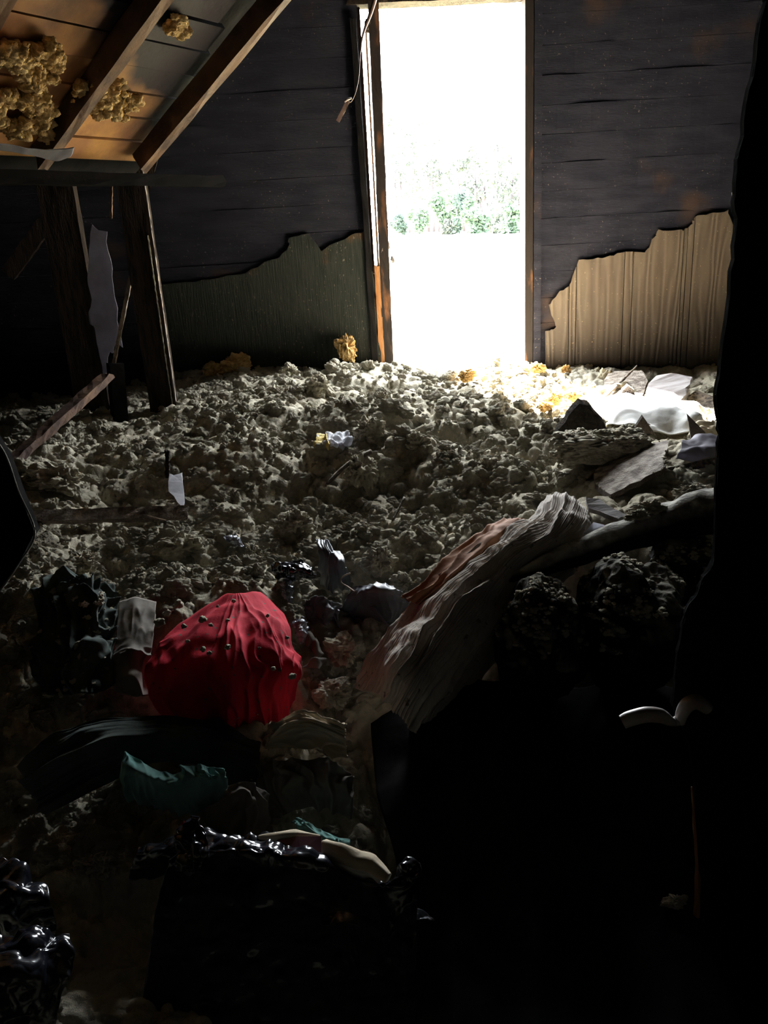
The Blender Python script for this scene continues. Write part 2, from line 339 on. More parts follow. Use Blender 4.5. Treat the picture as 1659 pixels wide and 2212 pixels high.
#@STRUCT ---------------------------------------------------------------- the setting
WY = 4.95
def struct(name, kind='structure', loc=(0, 0, 0)): return empty(name, loc, kind=kind)
def sbox(name, a, b, mat):
    a, b = np.array(a, float), np.array(b, float); V, Fc = box(a, (b[0]-a[0], 0, 0), (0, b[1]-a[1], 0), (0, 0, b[2]-a[2]))
    return tag(link(name, V, Fc, mat), kind='structure')
sbox('floor', (-3.0, -1.4, -.1), (2.5, 5.12, 0), 'char')
sbox('wall_left', (-3.1, -1.4, 0), (-3.0, 5.12, 3.3), 'black')
sbox('wall_right', (2.45, -1.4, 0), (2.55, 5.12, 3.3), 'black')
sbox('wall_front', (-3.1, -1.5, 0), (2.55, -1.4, 3.3), 'black')
sbox('ceiling', (-3.1, -1.5, 3.3), (2.55, 5.12, 3.4), 'black')
# back wall: outer sheathing in one piece with the door hole, inner planks one by one
wb = struct('wall_back')
DX0, DX1, DZ1, DZ0 = .118, .895, 2.425, .46
for nm, a, b in (('sheathing', (-3.1, 5.02, 0), (.03, 5.10, 3.3)), ('sheathing', (.93, 5.02, 0), (2.55, 5.10, 3.3)),
                 ('sheathing', (.03, 5.02, 2.47), (.93, 5.10, 3.3)), ('sheathing', (.03, 5.02, 0), (.93, 5.10, DZ0))):
    V, Fc = box(a, (b[0]-a[0], 0, 0), (0, b[1]-a[1], 0), (0, 0, b[2]-a[2])); link(nm, V, Fc, 'char', wb)
r = np.random.default_rng(4)
for i in range(20):
    z0 = .30+i*.146; z1 = z0+.1450
    for x0, x1 in ((-3.0, .015), (.985, 2.45)):
        if z0 > 2.45 or z1 < DZ0: x0, x1 = (-3.0, .40) if x0 < 0 else (.405, 2.45)
        f = 4.957+r.random()*.005; n = 16; V = []; 
        for k in range(n+1):
            x = x0+(x1-x0)*k/n; e = r.normal()*.0022
            V += [(x, f+e, z0+r.normal()*.0008), (x, f+e, z1+r.normal()*.0008), (x, 5.018, z1), (x, 5.018, z0)]
        Fc = [(4*k+j, 4*k+(j+1) % 4, 4*k+4+(j+1) % 4, 4*k+4+j) for k in range(n) for j in range(4)]+[(3, 2, 1, 0), (4*n, 4*n+1, 4*n+2, 4*n+3)]
        link('plank', V, Fc, 'soot', wb)
# torn wall panels still standing in front of the planks
pl_ = [(352, 850), (345, 612), (420, 606), (480, 600), (545, 582), (600, 556), (622, 540), (626, 512), (668, 503), (690, 540), (735, 520), (765, 505), (794, 500), (801, 560), (812, 640), (825, 800)]
p = tag(plate('torn_panel', [Y(a, b, 4.945) for a, b in pl_], .012, 'sootpanel', rag=.006, sub=4, seed=2, direction=(0, -1, 0)), 'sooty black wall panel with ragged torn top left of the doorway', 'panel')
pr_ = [(1178, 840), (1178, 716), (1200, 708), (1184, 660), (1208, 628), (1230, 618), (1248, 562), (1300, 556), (1340, 546), (1392, 546), (1412, 512), (1420, 498), (1470, 497), (1492, 488), (1500, 466), (1540, 462), (1570, 453), (1584, 490), (1575, 640), (1556, 850)]
gp = empty('grained_panel', Y(1380, 830, 4.94), 'brown wood-grain wall panel with burnt ragged top edge right of the doorway', 'panel')
grooves = [1228, 1243, 1344, 1362, 1466, 1474, 1487]
# panel strips between the scored grooves, each a sheet edge of its own
PR3 = [Y(a, b, 4.935) for a, b in pr_]
def clip(poly, x0, x1):
    def cut(P, f, s):
        o = []
        for i in range(len(P)):
            a, b = P[i-1], P[i]; ia, ib = s*(a[0]-f) >= 0, s*(b[0]-f) >= 0
            if ia != ib: t = (f-a[0])/(b[0]-a[0]); o.append(a+(b-a)*t)
            if ib: o.append(b)
        return o
    return cut(cut(poly, x0, 1), x1, -1)
# densify with ragged edge first, so that strips share the torn outline
dense = []
for i in range(len(PR3)):
    a, b = PR3[i], PR3[(i+1) % len(PR3)]
    for k in range(5): dense.append(a+(b-a)*k/5+np.array([r.normal()*.003, 0, r.normal()*.004]))
gx = [-9]+[Y(g, 680, 4.935)[0] for g in grooves]+[9]
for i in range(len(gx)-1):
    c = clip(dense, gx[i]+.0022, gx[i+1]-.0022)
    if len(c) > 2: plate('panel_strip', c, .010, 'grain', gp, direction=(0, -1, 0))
V, Fc = box((gx[1]-.06, 4.941, .3), (.85, 0, 0), (0, .008, 0), (0, 0, .45)); link('backing', V, Fc, 'char', gp)
# door frame: right post, left stud and split trim with daylight between
fr = struct('trim_1'); V, Fc = box((DX1, 4.93, .3), (.045, 0, 0), (0, .17, 0), (0, 0, 2.2)); link('door_post', V, Fc, 'jamb', fr)
V, Fc = box((.944, 4.925, .3), (.042, 0, 0), (0, .03, 0), (0, 0, 2.2)); link('casing', V, Fc, 'soot', fr)
beam('head', (-.02, 5.0, 2.465), (.95, 5.0, 2.455), .12, .06, 'char', fr, rag=.008)
fl = struct('trim_2')
beam('stud', Y(852, 800, 4.99)-[.034, 0, .05], Y(806, 20, 4.99)-[-.002, 0, -.06], .056, .10, 'jamb', fl, side=(0, 1, 0), rag=.004, n=30)
beam('split_lath', Y(829, 800, 4.965), Y(790, 60, 4.965), .010, .02, 'orange', fl, side=(0, 1, 0), n=30, rag=.002)
beam('split_lath', Y(826, 790, 4.95), Y(814, 575, 4.95), .030, .02, 'orange', fl, side=(0, 1, 0), n=20, rag=.003)
beam('casing', Y(812, 800, 4.93), Y(768, 40, 4.93)-[.015, 0, 0], .032, .03, 'black', fl, side=(0, 1, 0), n=20)
for i, (a, b, s_) in enumerate([(826, 545, .03), (838, 530, .022), (812, 585, .026), (848, 560, .018), (832, 600, .02), (795, 55, .03)]):
    lump('wood_tuft', Y(a, b, 4.955), (s_*.6, s_*.5, s_), 'peel' if i != 5 else 'edge', fl, 3, .5, 3, i)
# ---------------------------------------------------------------- outside
def ground_out():
    V = []; Fc = []; xs = np.linspace(-60, 90, 31); ys = np.concatenate([[5.12], np.geomspace(7, 140, 24)])
    for yy in ys:
        for x in xs: V.append((x, yy, .25+.15*vn(np.array([x*.08]), np.array([yy*.06]))[0]*min(1, (yy-5)/20)))
    n = len(xs)
    for j in range(len(ys)-1):
        for i in range(n-1): Fc.append((j*n+i, j*n+i+1, (j+1)*n+i+1, (j+1)*n+i))
    tag(link('ground', V, Fc, 'field', smooth=True), kind='structure')
ground_out()
def leaves(name, blobs, n, size, mat, parent, seed):
    r = np.random.default_rng(seed); V = []; Fc = []; k = 0
    for (c, rad) in blobs:
        q = r.normal(size=(n, 3)); q /= np.linalg.norm(q, axis=1)[:, None]; q *= (r.random(n)**.4)[:, None]; P = q*np.array(rad)+np.array(c)
        a = r.normal(size=(n, 3)); b = r.normal(size=(n, 3)); a /= np.linalg.norm(a, axis=1)[:, None]; b /= np.linalg.norm(b, axis=1)[:, None]
        s = size*(.5+r.random(n))[:, None]
        for i in range(n): V += [P[i], P[i]+a[i]*s[i], P[i]+(a[i]+b[i])*s[i]*.8, P[i]+b[i]*s[i]*.9]; Fc.append((k, k+1, k+2, k+3)); k += 4
    return link(name, V, Fc, mat, parent)
def out(px, py, D): q = Y(px, py, D); return np.array([q[0], D, .25])
def treeY(px): return 82-(px-840)*.115
def pine(px, top, crown, seed, mat, label, group=None, w_=1.0):
    D = treeY(px)+10+seed % 5; b = out(px, 470, D); h = Y(px, top, D)[2]-.25; r = np.random.default_rng(seed)
    t = empty('pine_tree', b, label, 'tree', group)
    tube('trunk', [b, b+[r.normal()*.15, 0, h*.5], b+[r.normal()*.2, 0, h*.97]], [.17, .13, .05], 'bark', t, 6, 7)
    bl = []
    for k in range(int(4+crown*9)):
        f = 1-crown*r.random()**.9; rr = (1.35-.6*f)*w_; bl.append((b+[r.normal()*rr*.7, r.normal()*.5, h*f], (rr*.7, rr*.6, .34)))
    leaves('crown', bl, 34, .20, mat, t, seed)
for i, (px, top) in enumerate([(858, 255), (884, 290), (905, 300), (925, 262), (948, 300), (972, 330), (1002, 340), (1024, 322), (1052, 300), (1076, 318), (1100, 330), (1122, 345), (866, 330), (936, 350), (1040, 360), (1090, 390)]):
    pine(px, top, .62, 20+i, 'leaf1', 'tall thin pine of the pale wood beyond the field', 'pines of the wood edge', .8)
pine(868, 345, .55, 61, 'leaf2', 'fuller green pine at the left end of the wood, beside the door frame', w_=1.5)
def bush(px, top, wpx, mat, seed, label, n=130):
    D = treeY(px); b = out(px, 500, D); h = Y(px, top, D)[2]-.25; s = D/1780; w_ = wpx*s/2; r = np.random.default_rng(seed)
    t = empty('bush', b, label, 'bush'); bl = [(b+[r.normal()*w_*.45, r.normal()*.5, h*(.12+.8*r.random())], (w_*.45, .5, h*.17)) for _ in range(12)]
    leaves('foliage', bl, n, .20, mat, t, seed); tube('stem', [b, b+[0, 0, h*.8]], [.09, .04], 'bark', t, 5, 3)
bush(868, 465, 34, 'leaf3', 1, 'small dark bush at the left end of the tree line'); bush(912, 445, 40, 'leaf2', 2, 'low pale green bush left of the tall pointed one')
bush(956, 412, 38, 'leaf2', 3, 'tall pointed pale bush left of the darkest bush'); bush(995, 420, 34, 'leaf3', 4, 'darkest upright bush in the middle of the tree line')
bush(1034, 428, 62, 'leaf2', 5, 'widest fresh green bush right of the darkest one', 170); bush(1078, 462, 30, 'leaf1', 6, 'short bush between the widest bush and the right corner one')
bush(1110, 440, 54, 'leaf2', 7, 'pale green bush beside the right door post'); bush(975, 476, 34, 'leaf1', 8, 'lowest brownish bush at the foot of the pointed one')

#@DEBRIS ---------------------------------------------------------------- insulation covering the floor
def px_in(px, py, poly):
    c = np.zeros(px.shape, bool)
    for i in range(len(poly)):
        (x1, y1), (x2, y2) = poly[i-1], poly[i]
        c ^= ((y1 > py) != (y2 > py)) & (px < (x2-x1)*(py-y1)/(y2-y1+1e-9)+x1)
    return c
def relief(x, y):
    wx = x+.035*fbm(x*6, y*6, s=3, o=3); wy = y+.035*fbm(x*6+9, y*6+4, s=5, o=3)
    big = cell(wx/.30, wy/.30, 2)*.30; mid = cell(wx/.105, wy/.105, 7)*.105; sm = cell(wx/.042, wy/.042, 11)*.042; ti = cell(wx/.019, wy/.019, 15)*.019
    m = .55+.6*np.clip(.5+vn(x*2.1, y*2.1, s=21), 0, 1)
    return (big*.33-.06)+m*(mid*.36-.02)+sm*.55-.012+ti*.6 + .022*fbm(x*2.2, y*2.2, s=31, o=3)
def debris():
    ny, nt = 760, 900
    ys = np.concatenate([np.linspace(-1.3, .42, 12), np.geomspace(.45, 5.06, ny)])
    a = np.linspace(-1, 1, nt); ts = .62*a+1.9*np.sign(a)*np.maximum(0, np.abs(a)-.82)**1.35*3
    T, YY = np.meshgrid(ts, ys); XX = T*np.maximum(YY, .45)
    big = np.abs(XX) > 3.2; XX = np.clip(XX, -2.98, 2.43)
    Zh = np.maximum(H(XX, YY)+relief(XX, YY), .02)
    Zh = np.where(YY > 4.93, np.minimum(Zh, .52), Zh)
    V = np.stack([XX, YY, Zh], -1).reshape(-1, 3)
    n = nt; I = np.arange(len(ys)*nt).reshape(len(ys), nt)
    A = np.stack([I[:-1, :-1], I[:-1, 1:], I[1:, 1:], I[1:, :-1]], -1).reshape(-1, 4)
    span = V[A[:, 1], 0]-V[A[:, 0], 0]; ok = span > 1e-5
    yc = V[A[:, 2], 1]; xc = V[A[:, 0], 0]; ok &= ~((yc > 4.94) & ((xc < .02) | (xc > .90)))
    A = A[ok]
    # crumbs
    K = 26000; u = rng.random(K); v = rng.random(K); yy = np.exp(np.log(.9)+u*(np.log(4.95)-np.log(.9))); tt = -.62+1.2*v; xx = tt*yy
    k2 = (xx > -2.9) & (xx < 2.35); xx, yy = xx[k2], yy[k2]
    rad = np.minimum(.0062/(rng.random(len(xx))**.45+.09), .034)*(.50+.14*yy)
    zz = H(xx, yy)+relief(xx, yy); px, py = proj(np.stack([xx, yy, zz], -1))
    bad = px_in(px, py, [(320, 1560), (320, 1400), (420, 1270), (600, 1270), (660, 1430), (650, 1560)])
    bad |= px_in(px, py, [(760, 1540), (800, 1400), (1120, 1120), (1240, 1060), (1659, 1080), (1659, 2212), (850, 2212)])
    bad |= (py > 1520) & (rng.random(len(px)) < .55)
    bad |= px_in(px, py, [(1190, 780), (1560, 780), (1560, 960), (1450, 1080), (1290, 1080), (1300, 960), (1240, 880)]) & (rng.random(len(px)) < .8)
    bad |= (py > 1880) & (px > 130); g = ~bad; xx, yy, zz, rad = xx[g], yy[g], zz[g], rad[g]
    cp = np.stack([xx, yy, zz+rad*.25], -1)
    nb = len(V); allV = np.concatenate([V, cp]); me = bpy.data.meshes.new('loose_insulation')
    me.vertices.add(len(allV)); me.vertices.foreach_set('co', allV.ravel()); me.loops.add(A.size); me.loops.foreach_set('vertex_index', A.ravel().astype(np.int32))
    me.polygons.add(len(A)); me.polygons.foreach_set('loop_start', np.arange(0, A.size, 4, dtype=np.int32)); me.update(calc_edges=True)
    me.polygons.foreach_set('use_smooth', [True]*len(A)); me.materials.append(M['ins'])
    sc = np.zeros(len(allV), np.float32); sc[nb:] = rad; at = me.attributes.new('crumb', 'FLOAT', 'POINT'); at.data.foreach_set('value', sc)
    ob = bpy.data.objects.new('loose_insulation', me); scn.collection.objects.link(ob)
    ob['surface'] = 'crumbled'
    tag(ob, 'crumbled grey-tan loose insulation heaped over the whole floor', 'insulation', kind='stuff')
    # scatter of crumbled lumps by geometry nodes
    ng = bpy.data.node_groups.new('crumbs', 'GeometryNodeTree'); ng.interface.new_socket('Geometry', in_out='INPUT', socket_type='NodeSocketGeometry'); ng.interface.new_socket('Geometry', in_out='OUTPUT', socket_type='NodeSocketGeometry')
    nn = lambda t: ng.nodes.new(t); L = ng.links.new
    gi, go = nn('NodeGroupInput'), nn('NodeGroupOutput')
    na = nn('GeometryNodeInputNamedAttribute'); na.data_type = 'FLOAT'; na.inputs[0].default_value = 'crumb'
    cmp = nn('FunctionNodeCompare'); cmp.data_type = 'FLOAT'; cmp.operation = 'GREATER_THAN'; L(na.outputs[0], cmp.inputs[0]); cmp.inputs[1].default_value = .0001
    geoins = nn('GeometryNodeGeometryToInstance')
    for q in range(6):
        ic = nn('GeometryNodeMeshIcoSphere'); ic.inputs[0].default_value = 1; ic.inputs[1].default_value = 5
        pos = nn('GeometryNodeInputPosition'); add = nn('ShaderNodeVectorMath'); add.operation = 'ADD'; add.inputs[1].default_value = (q*13.7, q*5.1, 3.3); L(pos.outputs[0], add.inputs[0])
        tot = None
        for ty, sc_, am in (('v', 1.15, -.75), ('v', 2.7, -.40), ('v', 6.5, -.16), ('n', 1.0, .7)):
            if ty == 'v':
                t = nn('ShaderNodeTexVoronoi'); t.inputs['Scale'].default_value = sc_; o = t.outputs['Distance']
            else:
                t = nn('ShaderNodeTexNoise'); t.inputs['Scale'].default_value = sc_; o = t.outputs[0]
            L(add.outputs[0], t.inputs['Vector']); ma = nn('ShaderNodeMath'); ma.operation = 'MULTIPLY_ADD'; L(o, ma.inputs[0]); ma.inputs[1].default_value = am; ma.inputs[2].default_value = .12
            if tot is None: tot = ma.outputs[0]
            else: ad = nn('ShaderNodeMath'); L(tot, ad.inputs[0]); L(ma.outputs[0], ad.inputs[1]); tot = ad.outputs[0]
        vm = nn('ShaderNodeVectorMath'); vm.operation = 'SCALE'; L(pos.outputs[0], vm.inputs[0]); L(tot, vm.inputs['Scale'])
        sp = nn('GeometryNodeSetPosition'); L(ic.outputs[0], sp.inputs[0]); L(vm.outputs[0], sp.inputs['Offset'])
        sm = nn('GeometryNodeSetMaterial'); L(sp.outputs[0], sm.inputs[0]); sm.inputs['Material'].default_value = M['ins']
        ss = nn('GeometryNodeSetShadeSmooth'); L(sm.outputs[0], ss.inputs[0]); L(ss.outputs[0], geoins.inputs[0])
    iop = nn('GeometryNodeInstanceOnPoints'); L(gi.outputs[0], iop.inputs['Points']); L(cmp.outputs[0], iop.inputs['Selection']); L(geoins.outputs[0], iop.inputs['Instance'])
    iop.inputs['Pick Instance'].default_value = True
    ri = nn('FunctionNodeRandomValue'); ri.data_type = 'INT'; ri.inputs['Min'].default_value if False else None
    for s_ in ri.inputs:
        if s_.type == 'INT' and s_.name == 'Min' and s_.enabled: s_.default_value = 0
        if s_.type == 'INT' and s_.name == 'Max' and s_.enabled: s_.default_value = 5
    L([s_ for s_ in ri.outputs if s_.enabled][0], iop.inputs['Instance Index'])
    rr = nn('FunctionNodeRandomValue'); rr.data_type = 'FLOAT_VECTOR'; rr.inputs[0].default_value = (-.7, -.7, 0); rr.inputs[1].default_value = (.7, .7, 6.28)
    L([s_ for s_ in rr.outputs if s_.enabled][0], iop.inputs['Rotation'])
    rs = nn('FunctionNodeRandomValue'); rs.data_type = 'FLOAT_VECTOR'; rs.inputs[0].default_value = (.8, .8, .55); rs.inputs[1].default_value = (1.3, 1.3, 1.0)
    vs2 = nn('ShaderNodeVectorMath'); vs2.operation = 'SCALE'; L([s_ for s_ in rs.outputs if s_.enabled][0], vs2.inputs[0]); L(na.outputs[0], vs2.inputs['Scale']); L(vs2.outputs[0], iop.inputs['Scale'])
    jn = nn('GeometryNodeJoinGeometry'); L(gi.outputs[0], jn.inputs[0]); L(iop.outputs[0], jn.inputs[0]); L(jn.outputs[0], go.inputs[0])
    md = ob.modifiers.new('crumbs', 'NODES'); md.node_group = ng
debris()
#@OBJECTS
def Zr(*rows): return [[Z(*p) for p in r_] for r_ in rows]
def depth(P): return (np.asarray(P)-CAM)@FW
def thing_mesh(ob, label, cat, group=None): return tag(ob, label, cat, group)
# ---- roof slope on the left with rafters, boards and stuck insulation
hd = np.array([sin(radians(30)), cos(radians(30)), 0]); P0 = Y(80, 300, 3.1)
dr = ray(290, 0); t_ = ((P0-CAM)@hd)/(dr@hd); P1 = CAM+dr*t_; rv = nrm(P1-P0); rn = nrm(np.cross(hd, rv)); rn = rn if rn[2] < 0 else -rn
def RP(a, b, c=0): return P0+hd*a+rv*b+rn*c      # along the boards, up the slope, below the boards
def on_roof(px, py, c=0):
    d = ray(px, py); return CAM+d*(((P0+rn*c-CAM)@rn)/(d@rn))
cs_ = struct('ceiling'); r = np.random.default_rng(9)
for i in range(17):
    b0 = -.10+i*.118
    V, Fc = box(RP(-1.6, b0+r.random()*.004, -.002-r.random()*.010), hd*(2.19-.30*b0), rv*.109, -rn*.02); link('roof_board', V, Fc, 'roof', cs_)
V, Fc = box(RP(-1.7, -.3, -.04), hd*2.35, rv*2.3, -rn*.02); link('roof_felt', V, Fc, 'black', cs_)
lab = ['rafter under the roof boards at the top left corner of the roof', 'lit-edged rafter running down to the wall plate left of the post', 'soot-dark rafter next to the tall post']
for i, a in enumerate((-.46, .02, .50)):
    thing_mesh(beam('rafter', RP(a, -.06, .035), RP(a, 1.9, .035), .045, .07, 'rafter', side=rn, n=20, rag=.005, seed=i), lab[i], 'rafter')
thing_mesh(beam('roof_plate', RP(-1.2, -.1, .08), RP(1.0, -.1, .08),   .045, .045, 'void', n=20, rag=.006), 'blackened horizontal beam carrying the rafter ends', 'beam')
# torn facing strip hanging under the beam
P = [[on_roof(x, y, .14) for x, y in rr_] for rr_ in ([(-30, 306), (60, 318), (120, 322), (160, 318)], [(-30, 312), (60, 326), (120, 336), (155, 330)], [(-30, 322), (60, 332), (115, 346), (150, 336)])]
thing_mesh(cloth('torn_facing', P, 'greysheet', nu=40, nv=20, crumple=.01, th=.003), 'torn grey facing strip curling under the rafter beam', 'facing')
# ---- posts on the left
pxr = Y(385, 880, 3.9); e_ = empty('post', (pxr[0]-.065, 3.9, .1), 'tall charred post standing left of the black wall panel, lit edge painted on', 'post')
beam('timber', (pxr[0]-.066, 3.9, .1), (pxr[0]-.066, 3.9, 2.95), .125, .05, 'char', e_, n=40, side=(0, 1, 0), rag=.005)
beam('painted_lit_edge', (pxr[0]-.004, 3.885, .45), (pxr[0]-.006, 3.885, 1.75), .006, .012, 'edge', e_, n=60, side=(0, 1, 0), rag=.003, seed=3)  # pale strips paint the light caught along the post's edge
beam('painted_lit_edge', (pxr[0]-.018, 3.87, .5), (pxr[0]-.02, 3.87, 1.35), .003, .01, 'dustlitedge', e_, n=60, side=(0, 1, 0), rag=.004, seed=5)
thing_mesh(beam('gusset_board', Y(352, 190, 3.94), Y(318, 420, 3.94), .10, .02, 'char', side=(0, 1, 0), taper=.15, n=16), 'brown pointed board fixed behind the top of the tall post', 'board')
a, b = Y(205, 880, 4.15), Y(235, 300, 4.15); inner_post = thing_mesh(beam('post', (a[0]+.0, 4.15, .1), (a[0], 4.15, 2.6), .17, .06, 'char', side=(0, 1, 0), n=30), 'charred inner post carrying the hanging grey sheet', 'post')
gs = [(196, 486), (226, 500), (238, 560), (246, 620), (258, 690), (266, 752), (256, 742), (244, 760), (236, 758), (233, 800), (224, 808), (212, 752), (205, 712), (190, 688), (198, 650), (188, 600), (193, 540)]
thing_mesh(plate('hanging_sheet', [Y(a, b, 4.112) for a, b in gs], .004, 'greysheet', rag=.004, sub=3, direction=(0, -1, 0)), 'torn mauve-grey facing sheet hanging on the inner post', 'sheet')
thing_mesh(beam('brace', Y(284, 592, 3.95), Y(243, 800, 3.8), .016, .012, 'edge', side=(0, 1, 0), n=24, rag=.003), 'thin pale stick leaning down onto the short black block', 'stick')
beam('nailed_strip', Y(243, 318, 4.11), Y(240, 470, 4.11), .01, .012, 'rafter', inner_post, side=(0, 1, 0), n=24, rag=.003)
thing_mesh(beam('diagonal_brace', Y(20, 590, 4.6), Y(100, 480, 4.6), .08, .03, 'char', side=(0, 1, 0), n=12), 'dark diagonal brace faint in the shadow under the roof', 'brace')
q = Y(250, 872, 3.7); e_ = empty('short_block', q-[0, 0, .15], 'short upright black block between the two posts', 'block')
beam('block', q-[0, 0, .15], Y(248, 786, 3.72), .062, .05, 'black', e_, side=(-.75, 1, 0), n=8, rag=.003)
thing_mesh(beam('broken_plank', Y(232, 812, 3.55), G(8, 1015, .03), .05, .03, 'rafter', n=20, rag=.006), 'broken reddish plank leaning from the short block down to the left', 'plank')
thing_mesh(beam('floor_board', Z(60, 1118, .50), Z(402, 1108, .50), .05, .018, 'plank', side=(0, -.6, 1), n=20, rag=.004), 'narrow board lying level across the insulation on the left', 'board')
thing_mesh(plate('white_shard', [G(a, b, .04)*[1, 0, 1]+[0, 2.72, 0] if False else Y(a, b, 2.70-(b-1060)*.003) for a, b in [(364, 1022), (378, 1026), (394, 1020), (397, 1068), (397, 1100), (384, 1085), (368, 1062)]], .0025, 'card', rag=.002, sub=2, direction=(0.1, -.9, .7)), 'upright white shard above the end of the level board', 'shard')
thing_mesh(beam('dark_stake', Y(362, 1026, 2.80), Y(362, 972, 2.82), .014, .02, 'char', side=(0, 1, 0)), 'dark stake standing right behind the white shard', 'stake')
# near board at the left edge of the view
cn = [(-160, 820), (-20, 935), (12, 985), (40, 1062), (75, 1150), (42, 1215), (10, 1262), (-20, 1300), (-160, 1460)]
e_ = empty('pointed_board', Y(-60, 1350, 1.2), 'pointed black board jutting in at the left edge', 'board')
plate('board', [Y(a, b, 1.2) for a, b in cn], .02, 'black', e_, direction=(0, 1, 0))
tube('dusty_edge', [Y(a, b, 1.2) for a, b in cn[1:8]], .0014, 'dustlitedge', e_, 6, 60, rough=.7)
# ---- clumps
def fluff(label, pts, r0, r1, mat='ins', flat=.6, seed=0, name='insulation_crumbs'):
    V0, F0 = ico(3); r_ = np.random.default_rng(seed+500); protos = []
    for q in range(5):
        w_ = V0*1.25+q*9.1; d = .45*fbm(w_[:, 0], w_[:, 1], w_[:, 2], q, 2)-.55*np.abs(vn(w_[:, 0]*2.6, w_[:, 1]*2.6, w_[:, 2]*2.6, q+3)); protos.append(V0*(1+d)[:, None])
    VV = []; FF = []; k = 0
    for p_ in pts:
        a = r_.random()*6.28; R_ = np.array([[cos(a), -sin(a), 0], [sin(a), cos(a), 0], [0, 0, 1]]); sc = r0+(r1-r0)*r_.random()**2.5
        VV.append((protos[r_.integers(5)]*np.array([1, .7+.5*r_.random(), flat]))@R_.T*sc+p_); FF += [tuple(i+k for i in f) for f in F0]; k += len(V0)
    return tag(link(name, np.concatenate(VV), FF, mat, None, smooth=True), label, 'insulation', kind='stuff')
def on_mesh(ob, n, zmin=.45, seed=0, xf=None):
    r_ = np.random.default_rng(seed+77); me = ob.data; o_ = np.array(ob.location); nv_ = len(me.vertices)
    co_ = np.empty(nv_*3); me.vertices.foreach_get('co', co_); co_ = co_.reshape(-1, 3)+o_; no_ = np.empty(nv_*3); me.vertices.foreach_get('normal', no_); no_ = no_.reshape(-1, 3)
    ok = no_[:, 2] > zmin; c_ = co_[ok]; c_ = c_[fbm(c_[:, 0]*14, c_[:, 1]*14, c_[:, 2]*14, s=seed, o=2) > -.15]; return c_[r_.integers(0, len(c_), n)]
def clump(px, py, rpx, label, sq=.8, mat='ins', seed=0, wx=1.0, sub=6, lift=0):
    P = G(px, py+rpx*.55, lift); P = Y(px, py+rpx*.55, 4.84) if P[1] > 4.84 else P; k = rpx*depth(P)/F
    return thing_mesh(lump('insulation_clump', P+[0, 0, k*.55], (k*wx, k, k*sq), mat, None, sub, .35, 1.3, seed, fine=.22), label, 'insulation')
for i, (a, b, rx, ry, lb) in enumerate([(30, 120, 80, 30, 'insulation stuck between the orange roof boards, highest of the roof clumps'), (30, 245, 70, 48, 'ragged ring of insulation at the left edge above the beam'),
        (232, 212, 72, 46, 'rounded tan insulation pad stuck right of the lit-edged rafter'), (75, 170, 30, 40, 'insulation tuft hanging on the left side of the lit-edged rafter'),
        (95, 255, 24, 50, 'narrow insulation strip beside the foot of the rafter'), (385, 60, 22, 26, 'small insulation tuft in the dark right of the rafters'),
        (118, 130, 16, 60, 'thin insulation strip clinging along the rafter side')]):
    r_ = np.random.default_rng(300+i); pts = []
    while len(pts) < max(26, int(rx*ry/22)):
        u_, v_ = r_.normal()*.5, r_.normal()*.5
        if u_*u_+v_*v_ < 1 and (i != 1 or u_*u_+v_*v_ > .18): pts.append(on_roof(a+u_*rx+v_*8, b+v_*ry, .012+.025*r_.random()))
    t_ = fluff(lb, pts, .012, .034, 'rins', .75, 300+i, 'roof_insulation'); del t_['kind']
for i, (px, py, rp, sq, mt, wx, lb) in enumerate([
    (690, 832, 36, .8, 'ins', 1.05, 'largest smooth clump behind, right of the tall post and below the black panel'),
    (748, 752, 26, 1.15, 'amber', .9, 'upright amber clump leaning on the foot of the black panel'),
    (735, 798, 24, .9, 'ins', 1.2, 'clump just under the upright amber one'), (510, 792, 28, .9, 'amber', 1.3, 'brownish clump against the back wall left of the doorway'),
    (628, 806, 22, .9, 'ins', 1.1, 'clump between the brownish one and the largest one'), (462, 800, 20, .9, 'amber', 1.2, 'brown clump beside the lit edge of the tall post'),
    (828, 868, 24, .95, 'ins', .9, 'pale clump in front of the left door post'), (796, 934, 38, .9, 'ins', 1.0, 'dark backlit round clump right of the yellow paper'),
    (902, 962, 30, .95, 'ins', 1.0, 'backlit clump right of the darkest round one'), (600, 845, 18, .9, 'ins', 1.0, 'small clump in front of the row at the back wall'),
    (1222, 800, 12, .9, 'amber', 1.1, 'small ochre clump at the foot of the grained panel'), (780, 1020, 44, 1.0, 'ins', .9, 'tall dark mound in the middle of the floor'),
    (638, 1132, 42, .9, 'ins', 1.0, 'large clump left of the slate cloths'), (128, 1035, 52, .7, 'ins', 1.2, 'broad clump above the level board'),
    (390, 1180, 46, .8, 'ins', 1.3, 'broad clump right of the black hollow'), (820, 1210, 40, .85, 'ins', 1.1, 'pale clump below the floor dip, left of the beige garment'),
    (870, 1260, 26, .8, 'ins', 1.1, 'small clump touching the beige garment'), (1055, 1008, 24, .8, 'ins', 1.2, 'clump in the bright band of floor'),
    (545, 1195, 22, .9, 'ins', 1.0, 'small clump above the crumpled foil sheet'), (160, 1290, 44, .7, 'ins', 1.2, 'clump on the dusty green garment'),
    (745, 1405, 40, .8, 'ins', 1.1, 'clump right of the brown dry leaves'), (720, 1500, 40, .8, 'ins', 1.1, 'clump right of the lower corner of the red cloth'),
    (235, 1855, 48, .7, 'ins', 1.2, 'fluffy clump left of the shiny black bag'), (68, 1985, 36, .6, 'ins', 1.4, 'clump lying between the two black bags at the lower left'),
    (600, 1282, 24, .9, 'ins', 1.0, 'clump just above the right shoulder of the red cloth'), (180, 1215, 36, .8, 'ins', 1.0, 'clump left of the black hollow')]):
    clump(px, py, rp, lb, sq, mt, 60+i, wx)
